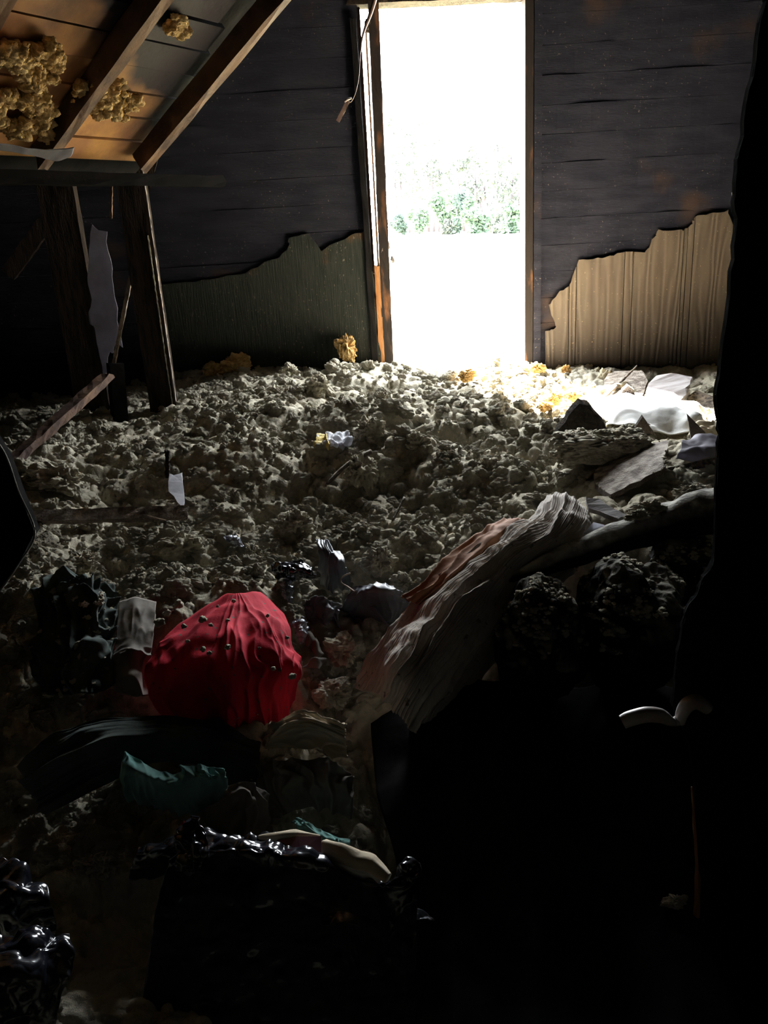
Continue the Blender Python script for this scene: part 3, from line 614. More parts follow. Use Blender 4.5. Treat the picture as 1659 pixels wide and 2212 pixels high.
# tufts beside the doorway, amber colour painting the orange sunlit glow
for i, (px, py, rp, lb) in enumerate([(1010, 812, 16, 'amber tuft in the sunlight nearest the door sill'), (1198, 862, 15, 'amber tuft left of the peaked board, upper of two'),
        (1178, 878, 13, 'amber tuft left of the peaked board, lower of two'), (1238, 856, 13, 'amber tuft right above the peaked board'), (1160, 795, 16, 'amber tuft by the foot of the right door post')]):
    clump(px, py, rp, lb, .9, 'amber', 90+i, 1.3, 5, .03)
# ---- right side rubble
thing_mesh(lump('insulation_block', G(1298, 975, .05)+[0, 0, .02], (.17, .09, .05), 'ins', None, 6, .12, 2.2, 7, box_=.75, fine=.12), 'squared block of insulation in front of the peaked board', 'insulation')
gy = lambda a, b, d=0.0: G(a, b, .05)[1]+d
A_ = [Z(1278, 1040, .50), Z(1300, 992, .53), Z(1345, 968, .55), Z(1450, 950, .60), Z(1436, 985, .60), Z(1442, 1006, .585), Z(1380, 1038, .555), Z(1318, 1068, .515)]
thing_mesh(plate('dusty_plank', A_, .018, 'plank', rag=.003, sub=4, direction=(-.1, -.2, -1)), 'wide dusty board with broken end right of the floor dip', 'board')
thing_mesh(plate('dark_void_board', [Z(1330, 1075, .44), Z(1440, 1010, .52), Z(1560, 985, .52), Z(1560, 1050, .45), Z(1440, 1085, .42)], .02, 'dboard', rag=.003, sub=3, direction=(0, 0, -1)), 'dark board, partly painting the shaded void under the wide dusty board', 'board')  # dark slab partly stands in for the shaded void under the dusty board
thing_mesh(plate('peaked_board', [Y(a, b, gy(1258, 950, .01+(950-b)*.0006)) for a, b in [(1196, 958), (1216, 912), (1250, 872), (1272, 878), (1318, 932), (1262, 962)]], .03, 'dboard', rag=.003, sub=3, direction=(0, .5, .3)), 'dark peaked board standing up at the edge of the sunlit patch', 'board')
thing_mesh(plate('peeling_board', [Z(1388, 862, .50), Z(1412, 812, .55), Z(1450, 806, .57), Z(1496, 814, .56), Z(1486, 838, .54), Z(1492, 842, .53), Z(1464, 872, .50)], .02, 'peel', rag=.004, sub=3, direction=(0, -.1, -1)), 'grey peeling board lying against the foot of the grained panel', 'board')
thing_mesh(plate('brown_board', [Z(1300, 862, .47), Z(1312, 802, .50), Z(1385, 800, .52), Z(1400, 822, .51), Z(1386, 862, .48)], .015, 'plank', rag=.004, sub=3, direction=(0, -.1, -1)), 'brown board behind the leaning splinter', 'board')
thing_mesh(plate('reddish_board', [Z(1472, 880, .46), Z(1500, 842, .52), Z(1560, 862, .50), Z(1560, 915, .47)], .02, 'dboard', rag=.004, sub=3, direction=(0, -.1, -1)), 'dark reddish board right of the peeling grey board', 'board')
thing_mesh(tube('splinter', [G(1298, 866, .02), Y(1340, 826, 4.2), Y(1376, 790, 4.3)], [.010, .009, .004], 'plank', None, 6, 16, rough=.3), 'thin splinter leaning up from the white fabric', 'splinter')
thing_mesh(plate('wood_tip', [Y(a, b, gy(1356, 868)) for a, b in [(1336, 872), (1345, 843), (1357, 833), (1370, 843), (1375, 874)]], .02, 'dboard', direction=(0, .6, .2)), 'small rounded wood tip showing behind the white fabric', 'wood')
thing_mesh(cloth('white_fabric', Zr([(1285, 872, .50), (1345, 852, .53), (1395, 860, .53), (1440, 862, .54), (1500, 868, .53), (1528, 886, .48)],
    [(1270, 892, .52), (1340, 885, .56), (1400, 888, .56), (1450, 888, .57), (1500, 893, .56), (1532, 902, .50)],
    [(1290, 912, .50), (1350, 922, .53), (1400, 930, .53), (1450, 932, .52), (1500, 930, .52), (1526, 925, .48)]), 'white', nu=90, nv=60, crumple=.02, cs=7, seed=4), 'crumpled white fabric lying in the direct sunlight', 'fabric')
thing_mesh(plate('paper_corner', [Y(a, b, gy(1418, 868)) for a, b in [(1396, 872), (1418, 846), (1437, 873)]], .003, 'card', direction=(0, .6, .3)), 'white paper corner sticking up behind the white fabric', 'paper')
thing_mesh(plate('ochre_board', [Y(a, b, gy(1500, 945, -.05)) for a, b in [(1485, 898), (1525, 938), (1493, 950)]], .012, 'plank', direction=(0, .5, .3)), 'triangular ochre board tip at the right of the sunlit patch', 'board')
thing_mesh(plate('board_tip', [Y(a, b, gy(1390, 935, -.05)) for a, b in [(1366, 934), (1388, 900), (1414, 938)]], .012, 'plank', direction=(0, .5, .3)), 'small brown board tip poking from the white fabric', 'board')
thing_mesh(cloth('torn_paper', Zr([(1474, 946, .57), (1510, 938, .58), (1550, 950, .57)], [(1470, 965, .58), (1512, 962, .58), (1552, 970, .56)], [(1462, 985, .56), (1508, 992, .55), (1552, 985, .54)]), 'greysheet', nu=50, nv=40, crumple=.018, cs=12, th=.003, seed=8), 'torn blue-grey paper against the near door edge', 'paper')
thing_mesh(cloth('torn_paper', Zr([(1490, 925, .52), (1520, 915, .55), (1550, 905, .53)], [(1485, 938, .52), (1520, 935, .56), (1552, 930, .54)]), 'cream', nu=40, nv=26, crumple=.03, cs=16, th=.003, seed=9), 'sunlit scrap of paper at the right end of the white fabric', 'paper')
thing_mesh(plate('lath', [Z(1262, 1072, .57), Z(1290, 1078, .565), Z(1352, 1112, .545), Z(1336, 1120, .54), Z(1276, 1098, .55)], .012, 'peel', rag=.002, sub=3, direction=(0, 0, -1)), 'short pale lath beside the head of the beige garment', 'board')
thing_mesh(plate('card_scrap', [Z(1262, 1150, .56), Z(1282, 1128, .58), Z(1306, 1134, .57), Z(1296, 1148, .56)], .004, 'card', direction=(0, 0, -1)), 'small bluish card scrap above the dark felt roll', 'card')
# ---- garments and cloths
thing_mesh(cloth('rust_cloth', Zr([(1085, 1120, .53), (1115, 1118, .56), (1150, 1130, .55)], [(1045, 1148, .53), (1075, 1150, .55), (1105, 1165, .52)], [(985, 1190, .51), (1020, 1200, .53), (1050, 1215, .50)],
    [(930, 1240, .48), (960, 1250, .50), (990, 1270, .47)], [(866, 1288, .43), (890, 1300, .45), (930, 1320, .42)]), 'rust', nu=60, nv=120, folds=3, famp=.012, crumple=.014, seed=3), 'rust-brown cloth showing along the upper side of the beige garment', 'cloth')
thing_mesh(cloth('beige_garment', Zr([(1190, 1100, .46), (1205, 1088, .47), (1235, 1088, .47), (1250, 1100, .46), (1262, 1110, .45)], [(1168, 1092, .54), (1198, 1070, .585), (1240, 1074, .585), (1264, 1096, .55), (1275, 1118, .48)],
    [(1140, 1120, .55), (1178, 1104, .60), (1228, 1106, .61), (1262, 1132, .57), (1268, 1160, .46)],
    [(1104, 1142, .54), (1140, 1140, .58), (1190, 1150, .60), (1232, 1176, .55), (1240, 1220, .42)],
    [(1052, 1188, .52), (1085, 1186, .56), (1122, 1192, .565), (1160, 1222, .51), (1180, 1290, .36)],
    [(985, 1232, .49), (1025, 1230, .53), (1068, 1248, .53), (1105, 1290, .46), (1120, 1370, .30)],
    [(915, 1282, .44), (960, 1290, .49), (1008, 1318, .49), (1045, 1370, .41), (1055, 1450, .25)],
    [(862, 1340, .39), (905, 1352, .445), (952, 1392, .44), (985, 1450, .36), (990, 1520, .20)],
    [(812, 1412, .34), (856, 1424, .40), (902, 1466, .39), (930, 1520, .30), (930, 1580, .15)],
    [(780, 1492, .26), (822, 1500, .31), (862, 1536, .30), (885, 1580, .22), (880, 1630, .12)]), 'beige', nu=300, nv=330, folds=9, famp=.019, fw=1.1, crumple=.012, cs=12, seed=12, ragged=0, tip=.36, fine=.5), 'long beige garment gathered into folds, lying diagonally beside the dark roll', 'garment')
thing_mesh(cloth('red_cloth', Zr([(470, 1292, .46), (488, 1279, .485), (508, 1276, .495), (530, 1277, .49), (560, 1284, .46)],
    [(392, 1328, .44), (455, 1318, .49), (512, 1312, .50), (568, 1312, .49), (612, 1325, .43)],
    [(345, 1372, .42), (432, 1375, .475), (515, 1370, .485), (590, 1368, .465), (634, 1388, .40)],
    [(318, 1430, .38), (420, 1445, .435), (520, 1440, .445), (602, 1425, .43), (654, 1428, .37)],
    [(322, 1492, .32), (425, 1510, .36), (525, 1505, .37), (602, 1482, .37), (644, 1462, .34)],
    [(345, 1545, .24), (435, 1570, .25), (530, 1565, .26), (602, 1550, .27), (640, 1502, .30)]), 'red', nu=190, nv=210, folds=3.2, famp=.034, fw=.9, crumple=.020, cs=6.5, seed=25, tip=.4, fine=.22), 'bright red cloth draped over a mound in folds', 'cloth')
for i, (a, b, rr_) in enumerate([(505, 1297, 6), (437, 1338, 10), (455, 1350, 6), (398, 1352, 7), (385, 1305, 12), (405, 1385, 5), (492, 1398, 8), (438, 1402, 7), (452, 1410, 6), (492, 1340, 5), (590, 1445, 6), (578, 1330, 5), (620, 1378, 5), (632, 1460, 9), (345, 1345, 14), (362, 1325, 10), (470, 1310, 4), (560, 1400, 4)]):
    P = Z(a, b, np.interp(b, [1280, 1370, 1440, 1500], [.505, .50, .465, .40])); k = rr_*depth(P)/F
    tag(lump('crumb', P, (k, k, k*.8), 'ins', None, 3, .4, 1.5, 130+i, fine=.2), 'small insulation crumb lying on the red cloth', 'insulation', 'crumbs on the red cloth')
thing_mesh(cloth('slate_cloth', Zr([(684, 1166, .44), (700, 1164, .46), (722, 1182, .46), (745, 1208, .42)], [(688, 1192, .44), (706, 1190, .47), (732, 1205, .46), (752, 1225, .41)], [(690, 1232, .38), (708, 1235, .41), (735, 1238, .41), (756, 1248, .36)], [(694, 1270, .30), (712, 1275, .32), (735, 1270, .32), (752, 1275, .30)]), 'slate', nu=70, nv=80, folds=3, famp=.016, crumple=.008, seed=30), 'upright slate-grey cloth between the clumps above the larger slate cloth', 'cloth')
thing_mesh(cloth('slate_cloth', Zr([(768, 1270, .40), (800, 1262, .43), (845, 1266, .43), (882, 1296, .38)], [(745, 1300, .36), (795, 1280, .42), (845, 1285, .42), (880, 1312, .35)], [(730, 1325, .28), (790, 1325, .32), (840, 1330, .33), (862, 1345, .28)], [(735, 1355, .22), (790, 1365, .24), (835, 1370, .24), (850, 1380, .22)]), 'slate', nu=90, nv=80, folds=3, famp=.014, crumple=.008, seed=31), 'larger slate cloth touching the lower edge of the beige garment', 'cloth')
thing_mesh(cloth('slate_cloth', Zr([(655, 1298, .36), (680, 1290, .39), (712, 1294, .39), (732, 1306, .36)], [(658, 1318, .35), (685, 1315, .35), (715, 1318, .37), (730, 1328, .34)], [(662, 1345, .30), (690, 1348, .31), (715, 1346, .31), (728, 1350, .29)]), 'slate', nu=60, nv=50, folds=2, famp=.022, crumple=.01, seed=32), 'small slate cloth left of the larger one, right above the brown leaves', 'cloth')
thing_mesh(cloth('slate_strip', Zr([(798, 1312, .36), (806, 1310, .365), (812, 1312, .36)], [(812, 1326, .35), (820, 1328, .355), (826, 1332, .35)], [(832, 1350, .33), (838, 1352, .335), (842, 1356, .33)]), 'slate', nu=14, nv=30, crumple=.004, seed=33), 'narrow curled strip below the larger slate cloth', 'strip')
thing_mesh(tube('cord', [Z(757, 1238, .42), Z(740, 1246, .41), Z(737, 1258, .40), Z(752, 1268, .40), Z(766, 1278, .41)], .0022, 'edge', None, 6, 24), 'thin curled cord between the two slate cloths', 'cord')
thing_mesh(cloth('plastic_sheet', Zr([(585, 1222, .42), (630, 1212, .44), (668, 1222, .43)], [(590, 1238, .42), (640, 1230, .44), (682, 1242, .42)], [(600, 1250, .38), (645, 1252, .39), (680, 1252, .38)]), 'bag', nu=70, nv=40, crumple=.012, cs=22, sharp=True, seed=34), 'crumpled black plastic sheet above the red cloth', 'plastic')
for i, (pt, lb) in enumerate([([(640, 1335), (658, 1332), (664, 1385), (646, 1392)], 'crumpled foil at the right edge of the red cloth'), ([(610, 1250), (632, 1244), (632, 1298), (612, 1300)], 'crumpled foil upright beside the clump above the red cloth'), ([(485, 1160), (508, 1158), (532, 1180), (512, 1184)], 'small foil scrap above the broad clump')]):
    q = [G(a, b, .06) for a, b in pt]; m_ = sum(q)/4+np.array([0, -.02, .02]); thing_mesh(cloth('foil_scrap', [[q[0], (q[0]+q[1])/2, q[1]], [(q[0]+q[3])/2, m_, (q[1]+q[2])/2], [q[3], (q[3]+q[2])/2, q[2]]], 'foil', nu=30, nv=40, crumple=.014, cs=34, sharp=True, th=.002, seed=50+i), lb, 'foil')
for i, (pt, lb) in enumerate([([(652, 1372), (670, 1362), (682, 1385), (664, 1400)], 'dry brown leaf uppermost of three right of the red cloth'), ([(668, 1380), (684, 1374), (700, 1412), (682, 1425)], 'dry brown leaf in the middle of three right of the red cloth'), ([(652, 1440), (672, 1420), (706, 1425), (690, 1445)], 'pale brown leaf lowest of three right of the red cloth')]):
    q = [G(a, b, .055) for a, b in pt]; m_ = sum(q)/4+np.array([0, 0, .018]); thing_mesh(cloth('dry_leaf', [[q[0], (q[0]+q[1])/2, q[1]], [(q[0]+q[3])/2, m_, (q[1]+q[2])/2], [q[3], (q[3]+q[2])/2, q[2]]], 'grey', nu=24, nv=24, crumple=.006, cs=20, th=.002, seed=60+i), lb, 'leaf')
e_ = empty('yellow_paper', G(715, 968, .02), 'crumpled yellow and white wrapper left of the dark round clump', 'paper')
cloth('wrapper', Zr([(690, 945, .53), (715, 935, .555), (752, 938, .54)], [(686, 960, .535), (718, 955, .56), (755, 955, .54)], [(690, 976, .51), (720, 974, .52), (750, 972, .51)]), 'card', e_, nu=50, nv=36, crumple=.014, cs=24, sharp=True, seed=70)
cloth('yellow_print', Zr([(686, 942, .537), (696, 938, .548), (706, 936, .56)], [(684, 958, .542), (696, 956, .552), (708, 955, .565)], [(686, 974, .52), (698, 974, .525), (708, 974, .53)]), 'yellow', e_, nu=20, nv=30, crumple=.010, cs=24, sharp=True, seed=71)
thing_mesh(tube('stick', [G(706, 1045, .05), G(755, 1000, .09), G(802, 975, .10)], [.006, .008, .008], 'plank', None, 6, 14, rough=.3), 'stick leaning on the tall dark mound', 'stick')
thing_mesh(tube('stick', [G(848, 1125, .03), G(874, 1075, .08)], [.004, .005], 'plank', None, 6, 10, rough=.3), 'short thin stick standing in the floor dip', 'stick')
thing_mesh(tube('straw', [Z(318, 1114, .50), Z(358, 1124, .50)], .002, 'edge', None, 5, 8), 'pale straw lying across the level board', 'straw')
# dark felt roll and dust-covered bags
thing_mesh(tube('felt_roll', [Z(1088, 1252, .50), Z(1150, 1232, .52), Z(1235, 1198, .535), Z(1320, 1168, .54), Z(1400, 1142, .545), Z(1480, 1118, .56), Z(1600, 1090, .58)], [.010, .020, .033, .040, .047, .056, .066], 'roll', None, 28, 120, rough=.10), 'long black felt roll topped with dust and painted light, pointing down to the left', 'roll')
for i, (a, b, rr_, lb) in enumerate([(1408, 1098, 26, 'pale clump lying on top of the felt roll'), (1375, 1112, 18, 'small clump left of the pale one on the felt roll'), (1500, 1070, 34, 'clump on the thick end of the felt roll by the door edge')]):
    P = Z(a, b, .60); k = rr_*depth(P)/F; thing_mesh(lump('insulation_clump', P, (k*1.5, k, k*.7), 'ins', None, 6, .35, 1.5, 150+i, fine=.22), lb, 'insulation')
def blob(name, px, py, yy, rx, ry, rz, mat, lb, seed, amp=.12, cat='bag', fine=.07, fq=1.6, sub=7):
    P = Y(px, py, yy); k = depth(P)/F
    return thing_mesh(lump(name, P, (rx*k, ry, rz*k), mat, None, sub, amp, fq, seed, fine=fine), lb, cat)
blob('dusty_bag', 1168, 1385, 1.74, 92, .14, 140, 'lbag', 'dust-covered black bag left, bulging under the tip of the felt roll', 201, .16, fine=.035)
blob('dusty_bag', 1365, 1350, 1.78, 125, .16, 150, 'lbag', 'larger dust-covered black bag right, bulging under the felt roll', 202, .16, fine=.035)
blob('dusty_bag', 1490, 1235, 1.98, 85, .12, 75, 'lbag', 'dust-covered black bag tucked under the thick end of the felt roll', 203, .16, fine=.035)
thing_mesh(cloth('shade_sheet', Zr([(800, 1560, .20), (950, 1490, .24), (1100, 1470, .24), (1300, 1480, .22), (1480, 1480, .22), (1660, 1480, .22)],  # black sheet added to paint the deep shade of this corner
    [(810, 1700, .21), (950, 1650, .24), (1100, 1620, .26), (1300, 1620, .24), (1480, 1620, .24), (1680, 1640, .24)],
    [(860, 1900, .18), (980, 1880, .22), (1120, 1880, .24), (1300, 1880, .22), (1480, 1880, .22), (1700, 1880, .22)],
    [(850, 2300, .10), (980, 2300, .15), (1120, 2300, .18), (1300, 2300, .16), (1480, 2300, .16), (1750, 2300, .16)]), 'black', nu=120, nv=120, folds=4, famp=.02, crumple=.02, cs=5, seed=40), 'black sheet added as the deep shadow at the lower right', 'sheet')
# cloths in the left foreground
thing_mesh(cloth('green_garment', Zr([(105, 1262, .45), (150, 1238, .49), (200, 1246, .49), (240, 1272, .44)], [(80, 1320, .42), (145, 1300, .46), (205, 1300, .46), (258, 1300, .42)], [(70, 1400, .37), (140, 1390, .40), (200, 1390, .40), (250, 1380, .38)], [(90, 1500, .30), (150, 1500, .32), (205, 1500, .32), (250, 1480, .31)]), 'green', nu=110, nv=120, folds=3, famp=.02, fw=2.0, crumple=.03, cs=12, seed=80), 'dusty green garment hanging in folds at the left', 'garment')
thing_mesh(cloth('grey_towel', Zr([(258, 1300, .41), (295, 1290, .42), (338, 1300, .41)], [(250, 1380, .38), (290, 1372, .40), (330, 1380, .39)], [(244, 1425, .36), (285, 1422, .375), (325, 1425, .36)], [(250, 1490, .30), (290, 1505, .31), (326, 1500, .30)]), 'grey', nu=60, nv=80, folds=2, fdir='u', famp=.015, crumple=.008, seed=81), 'grey towel between the green garment and the red cloth', 'towel')
thing_mesh(cloth('green_sheet', Zr([(40, 1650, .30), (180, 1565, .36), (330, 1540, .36), (450, 1560, .33), (560, 1610, .30)], [(60, 1700, .30), (200, 1620, .36), (330, 1590, .37), (440, 1600, .34), (560, 1650, .30)], [(100, 1760, .26), (220, 1700, .30), (340, 1650, .31), (440, 1660, .30), (560, 1720, .26)]), 'green', nu=120, nv=80, folds=3, fdir='u', famp=.018, crumple=.012, seed=82), 'wide dim green sheet spread below the red cloth', 'sheet')
thing_mesh(cloth('teal_cloth', Zr([(272, 1628, .40), (318, 1655, .395), (368, 1668, .39), (420, 1650, .41), (484, 1662, .40)], [(262, 1660, .40), (318, 1685, .395), (372, 1698, .39), (430, 1688, .40), (492, 1692, .38)], [(285, 1718, .30), (330, 1738, .28), (385, 1750, .28), (440, 1745, .29), (486, 1730, .29)]), 'teal', nu=110, nv=60, folds=5, famp=.016, crumple=.010, seed=83), 'teal cloth with a bright upper edge in the foreground', 'cloth')
thing_mesh(cloth('grey_cloth', Zr([(470, 1722, .35), (512, 1690, .39), (556, 1692, .38), (572, 1712, .33)], [(440, 1750, .33), (505, 1735, .37), (556, 1738, .36), (585, 1755, .30)], [(450, 1800, .24), (505, 1800, .26), (556, 1800, .26), (590, 1800, .24)]), 'grey', nu=70, nv=60, folds=3, famp=.014, crumple=.012, seed=84), 'crumpled grey cloth right below the teal cloth', 'cloth')
thing_mesh(cloth('teal_cloth', Zr([(630, 1768, .34), (665, 1776, .355), (705, 1798, .35), (755, 1812, .34)], [(640, 1790, .33), (668, 1796, .35), (705, 1815, .345), (756, 1826, .33)], [(655, 1830, .26), (680, 1830, .27), (710, 1840, .27), (750, 1845, .26)]), 'teal', nu=80, nv=40, folds=3, famp=.010, crumple=.010, seed=85), 'smaller teal cloth behind the maroon card', 'cloth')
thing_mesh(cloth('beige_rag', Zr([(600, 1565, .34), (632, 1540, .365), (675, 1545, .365), (742, 1572, .34)], [(590, 1585, .34), (635, 1562, .365), (680, 1565, .37), (745, 1590, .33)], [(570, 1620, .29), (630, 1620, .30), (690, 1620, .30), (750, 1630, .28)]), 'cream', nu=90, nv=60, folds=4, fdir='u', famp=.020, crumple=.010, seed=86), 'twisted beige rag between the red cloth and the shadow', 'rag')
thing_mesh(cloth('brown_rag', Zr([(560, 1655, .32), (610, 1640, .34), (680, 1640, .33), (760, 1670, .30)], [(560, 1700, .30), (620, 1680, .33), (690, 1690, .32), (765, 1710, .28)], [(600, 1760, .24), (640, 1750, .26), (700, 1750, .26), (760, 1770, .24)]), 'grey', nu=90, nv=60, folds=4, famp=.020, crumple=.012, seed=87), 'dim grey-brown rag below the twisted beige one', 'rag')
# ---- black bags in the foreground
e_ = empty('black_bag', Z(520, 2150, .05), 'large shiny black plastic bag in the foreground centre, torn open', 'bag')
cloth('bag_body', Zr([(378, 1840, .38), (440, 1800, .39), (520, 1800, .39), (600, 1806, .39), (660, 1822, .385), (700, 1846, .40), (735, 1868, .375), (780, 1888, .355), (830, 1896, .35), (862, 1896, .35), (905, 1880, .36)],
    [(365, 1862, .41), (440, 1828, .445), (520, 1828, .45), (600, 1836, .45), (660, 1848, .44), (708, 1866, .415), (742, 1886, .39), (784, 1902, .37), (830, 1910, .36), (866, 1908, .358), (908, 1892, .362)],
    [(350, 1905, .38), (435, 1880, .41), (520, 1876, .415), (600, 1880, .415), (660, 1886, .41), (712, 1896, .395), (748, 1908, .375), (788, 1918, .36), (832, 1922, .35), (868, 1918, .348), (905, 1900, .35)],
    [(330, 2000, .32), (430, 1990, .33), (520, 1985, .335), (600, 1985, .335), (665, 1990, .33), (715, 1995, .32), (752, 1998, .31), (790, 2000, .30), (832, 2000, .29), (866, 1990, .28), (900, 1980, .28)],
    [(290, 2300, .10), (420, 2310, .10), (520, 2310, .10), (600, 2310, .10), (665, 2310, .10), (715, 2310, .10), (752, 2310, .1), (790, 2300, .1), (832, 2290, .1), (866, 2280, .1), (900, 2270, .1)]), 'bag', e_, nu=300, nv=260, crumple=.015*np.clip(1.25-np.linspace(0, 1, 260)*2.2, .25, 1)[:, None], cs=16, sharp=True, th=.0015, seed=90)
cloth('knotted_neck', Zr([(402, 1776, .47), (422, 1762, .49), (440, 1785, .475)], [(392, 1806, .455), (416, 1800, .48), (445, 1815, .46)], [(380, 1845, .43), (410, 1842, .455), (448, 1845, .44)], [(372, 1880, .40), (405, 1885, .42), (440, 1880, .41)]), 'bag', e_, nu=60, nv=80, folds=3, famp=.008, crumple=.014, cs=26, sharp=True, th=.0015, seed=91)
cloth('side_flap', Zr([(300, 1830, .38), (345, 1815, .40), (388, 1796, .42)], [(290, 1850, .38), (340, 1845, .40), (385, 1825, .42)], [(280, 1900, .30), (330, 1900, .31), (375, 1890, .32)]), 'bag', e_, nu=60, nv=40, crumple=.010, cs=16, sharp=True, th=.0015, seed=92)
cloth('torn_corner', Zr([(868, 1862, .38), (884, 1850, .39), (900, 1858, .388), (912, 1878, .375)], [(856, 1885, .365), (874, 1882, .372), (892, 1882, .37), (908, 1888, .365)], [(850, 1900, .345), (870, 1902, .348), (890, 1900, .348), (905, 1896, .345)]), 'bag', e_, nu=50, nv=40, crumple=.010, cs=26, sharp=True, th=.0015, seed=93)
e_ = empty('cream_cloth', Z(750, 1880, .3), 'cream cloth with rolled edges spilling from the torn black bag', 'cloth')
tube('rolled_edge', [Z(700, 1826, .41), Z(735, 1842, .41), Z(772, 1858, .40), Z(800, 1868, .39), Z(838, 1898, .375)], [.012, .017, .016, .018, .009], 'cream', e_, 20, 80, rough=.22)
tube('rolled_edge', [Z(560, 1810, .40), Z(600, 1808, .415), Z(640, 1806, .42), Z(690, 1808, .40)], [.004, .009, .010, .004], 'cream', e_, 16, 60, rough=.25, seed=3)
cloth('flat_part', Zr([(705, 1838, .40), (740, 1852, .40), (790, 1875, .39), (830, 1898, .37)], [(706, 1855, .39), (738, 1866, .392), (778, 1888, .375), (815, 1906, .36)], [(715, 1880, .34), (745, 1890, .345), (780, 1905, .34), (810, 1912, .33)]), 'white', e_, nu=60, nv=30, crumple=.008, cs=14, th=.003, seed=94)
thing_mesh(plate('maroon_card', [Z(598, 1814, .42), Z(645, 1807, .43), Z(694, 1806, .435), Z(694, 1846, .42), Z(650, 1838, .42)], .003, 'maroon', direction=(0, 0, -1)), 'dark maroon card lying on the rim of the black bag', 'card')
thing_mesh(plate('red_scrap', [Z(390, 1780, .44), Z(398, 1772, .45), Z(397, 1780, .45), Z(391, 1786, .44)], .002, 'red', direction=(0, 0, -1)), 'tiny red scrap left of the knotted bag neck', 'scrap')
thing_mesh(cloth('black_bag', Zr([(-60, 1862, .44), (-5, 1866, .46), (45, 1880, .46), (88, 1908, .43)], [(-60, 1895, .45), (-5, 1900, .475), (50, 1915, .47), (105, 1945, .43)], [(-60, 1945, .43), (-5, 1945, .45), (50, 1960, .44), (118, 1985, .39)], [(-60, 2005, .37), (0, 2010, .38), (60, 2015, .37), (122, 2020, .34)]), 'bag', nu=150, nv=130, crumple=.014, cs=15, sharp=True, th=.0015, seed=95), 'shiny black bag at the left edge, upper of two', 'bag')
thing_mesh(cloth('black_bag', Zr([(-60, 2025, .43), (0, 2020, .45), (60, 2008, .46), (150, 2018, .42)], [(-60, 2065, .45), (0, 2060, .47), (60, 2045, .47), (158, 2050, .42)], [(-60, 2110, .44), (0, 2110, .45), (65, 2100, .44), (150, 2100, .38)], [(-60, 2180, .37), (0, 2180, .38), (60, 2180, .36), (120, 2180, .33)], [(-60, 2330, .22), (0, 2330, .22), (60, 2330, .22), (120, 2330, .2)]), 'bag', nu=150, nv=160, crumple=.015, cs=15, sharp=True, th=.0015, seed=96), 'shiny crumpled black bag at the lower left corner', 'bag')
thing_mesh(cloth('clear_film', Zr([(690, 1975, .335), (740, 1968, .34), (775, 1985, .33)], [(695, 2000, .325), (740, 1998, .33), (775, 2005, .32)]), 'bag', nu=30, nv=16, crumple=.006, cs=14, sharp=True, th=.001, seed=97), 'faint plastic film scrap in front of the black bag', 'plastic')
thing_mesh(cloth('plastic_scrap', Zr([(882, 1968, .26), (900, 1962, .27), (925, 1975, .26)], [(890, 1988, .25), (910, 1986, .26), (938, 1990, .25)]), 'foil', nu=26, nv=18, crumple=.010, cs=30, sharp=True, th=.001, seed=98), 'small glinting plastic scrap right of the black bag', 'plastic')
# ---- hanging wire by the door head
e_ = empty('hanging_wire', Y(770, 60, 4.75), 'bent wire with a metal strap hanging at the upper left door corner', 'wire')
tube('wire', [Y(816, -20, 4.75), Y(800, 30, 4.75), Y(784, 75, 4.75), Y(778, 120, 4.74), Y(775, 165, 4.72), Y(768, 200, 4.70), Y(758, 220, 4.69), Y(750, 216, 4.69)], [.010, .010, .006, .0022, .0022, .002, .002, .002], 'strap', e_, 8, 60)
tube('clamp', [Y(744, 220, 4.69), Y(752, 214, 4.69), Y(760, 212, 4.69)], [.006, .007, .004], 'metal', e_, 8, 10)
beam('strap', Y(751, 220, 4.69), Y(730, 262, 4.69), .020, .003, 'strap', e_, side=(0, 1, 0), n=6, rag=.001)
# ---- near door at the right with its lever
e_ = struct('door_1', loc=tuple(Y(1600, 2212, 1.15)))
ct = [(1668, -60), (1650, 0), (1632, 130), (1612, 230), (1603, 325), (1593, 345), (1590, 420), (1592, 470), (1584, 560), (1576, 640), (1558, 790), (1547, 852), (1550, 900), (1556, 940), (1550, 1000), (1548, 1090), (1546, 1195), (1538, 1228), (1520, 1250), (1508, 1285), (1490, 1308), (1478, 1340), (1475, 1370), (1464, 1425), (1460, 1480), (1456, 1525), (1470, 1560), (1492, 1620), (1500, 1700), (1502, 1820), (1504, 1960), (1496, 2120), (1488, 2300)]
cp3 = [Y(a, b, 1.15) for a, b in ct]
plate('door_leaf', cp3+[np.array([.95, 1.15, cp3[-1][2]]), np.array([.95, 1.15, cp3[0][2]])], .012, 'black', e_, direction=(0, 1, 0), rag=.0012, sub=3)
tube('frayed_edge', [p_+[-.001, .0, 0] for p_ in cp3[11:26]], .0011, 'lbag', e_, 6, 120, rough=.9)
tube('splintered_edge', [Y(a, b, 1.13) for a, b in [(1494, 1700), (1500, 1780), (1504, 1850), (1506, 1960), (1500, 2060), (1494, 2130), (1490, 2230)]], [.001, .002, .0035, .005, .004, .004, .003], 'orange', e_, 8, 120, rough=.7)
thing_mesh(plate('standing_plank', [Y(a, b, 1.16) for a, b in [(1446, 1955), (1486, 1950), (1494, 2000), (1492, 2300), (1424, 2300), (1434, 2130), (1440, 2000)]], .02, 'char', direction=(0, 1, 0), rag=.001, sub=3), 'charred plank end standing beside the near door edge at the lower right', 'plank')
P = Y(1462, 1946, 1.15); thing_mesh(lump('insulation_clump', P, (.022, .014, .012), 'ins', None, 5, .45, 1.4, 171, fine=.22), 'little clump on top of the standing plank end', 'insulation')
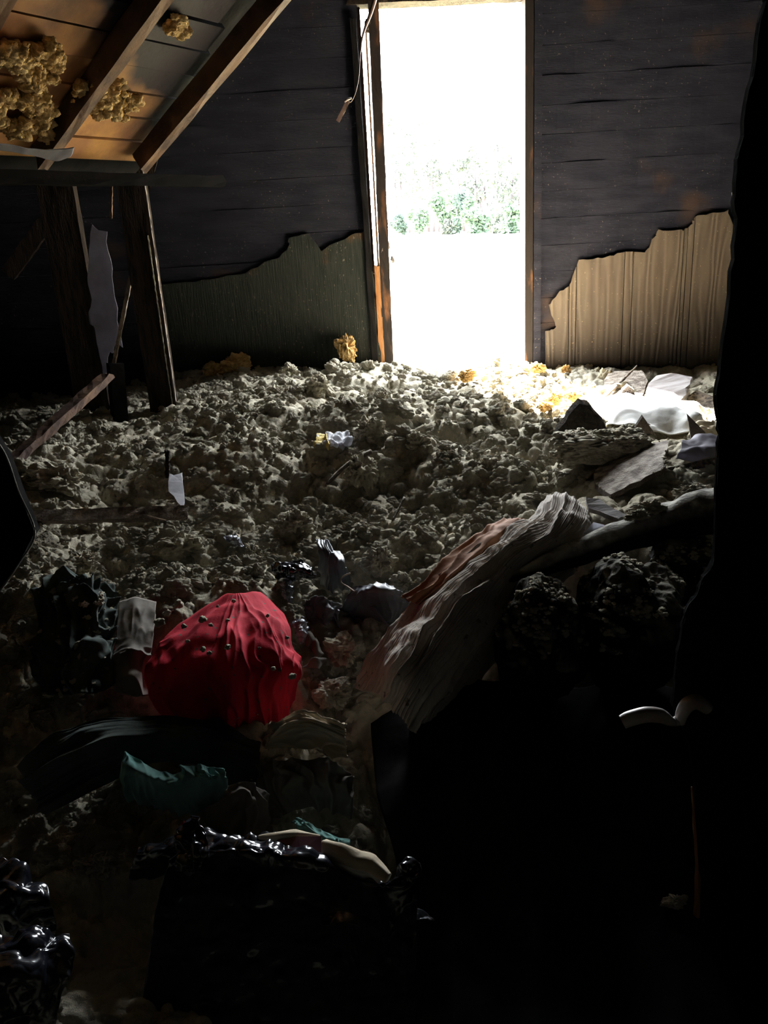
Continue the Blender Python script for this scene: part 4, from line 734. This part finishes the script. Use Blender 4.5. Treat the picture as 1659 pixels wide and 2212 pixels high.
P = Y(1480, 2185, 1.12); thing_mesh(lump('insulation_clump', P, (.020, .014, .012), 'ins', None, 5, .45, 1.4, 172, fine=.22), 'dim clump at the foot of the splintered door edge', 'insulation')
thing_mesh(plate('white_flake', [Y(1580, 416, 4.945), Y(1586, 418, 4.945), Y(1591, 445, 4.945), Y(1589, 470, 4.945), Y(1582, 450, 4.945)], -.006, 'white', direction=(0, 1, 0)), 'white flake of peeling board beside the near door edge, high right', 'flake')
LY = 1.105
tube('lever', [Y(1344, 1560, LY), Y(1362, 1552, LY), Y(1395, 1544, LY), Y(1425, 1546, LY+.004), Y(1444, 1556, LY+.01), Y(1458, 1562, LY+.02)], [.0115, .0125, .0128, .0120, .0085, .0055], 'metal', e_, 28, 50, flat=.9)
tube('lever_neck', [Y(1440, 1560, LY+.015), Y(1456, 1558, LY+.02), Y(1476, 1556, LY+.02)], [.0055, .006, .0065], 'metal', e_, 20, 12)
tube('neck_ring', [Y(1458, 1558, LY+.02), Y(1465, 1557, LY+.02)], [.0078, .0078], 'metal', e_, 24, 4)
tube('lever', [Y(1468, 1562, LY+.02), Y(1474, 1540, LY+.02), Y(1486, 1522, LY+.02), Y(1506, 1516, LY+.022), Y(1528, 1530, LY+.03)], [.008, .0105, .0125, .0125, .010], 'metal', e_, 28, 50, flat=.9)

# ---- crumbled insulation resting on things
def byname(n, k=0): return [o for o in scn.objects if o.name.split('.')[0] == n][k]
fluff('crumbled insulation dusting the left black bag under the roll', on_mesh(byname('dusty_bag', 0), 260, .35, 1), .003, .010, seed=1, flat=.5)
fluff('crumbled insulation dusting the larger right black bag', on_mesh(byname('dusty_bag', 1), 420, .35, 2), .003, .011, seed=2, flat=.5)
fluff('crumbled insulation on the bag under the thick end of the roll', on_mesh(byname('dusty_bag', 2), 200, .35, 3), .003, .012, seed=3, flat=.5)
fluff('fine crumbs of insulation along the top of the felt roll', on_mesh(byname('felt_roll'), 260, .8, 4), .0015, .006, seed=4, flat=.5)
fluff('crumbs of insulation scattered on the wide dusty board', on_mesh(byname('dusty_plank'), 60, .5, 5)+np.array([0, 0, .002]), .002, .006, seed=5, flat=.5)
fluff('crumbled insulation covering the squared block', on_mesh(byname('insulation_block'), 260, .4, 6), .006, .018, seed=6)
fluff('crumbs of insulation caught on the green garment', on_mesh(byname('green_garment'), 160, .5, 7), .003, .014, seed=7)
fluff('crumbs of insulation lying on the red cloth folds', on_mesh(byname('red_cloth'), 110, .35, 8), .0015, .005, seed=8)
fluff('few crumbs of insulation stuck to the beige garment', on_mesh(byname('beige_garment'), 36, .3, 9), .0015, .007, seed=9)
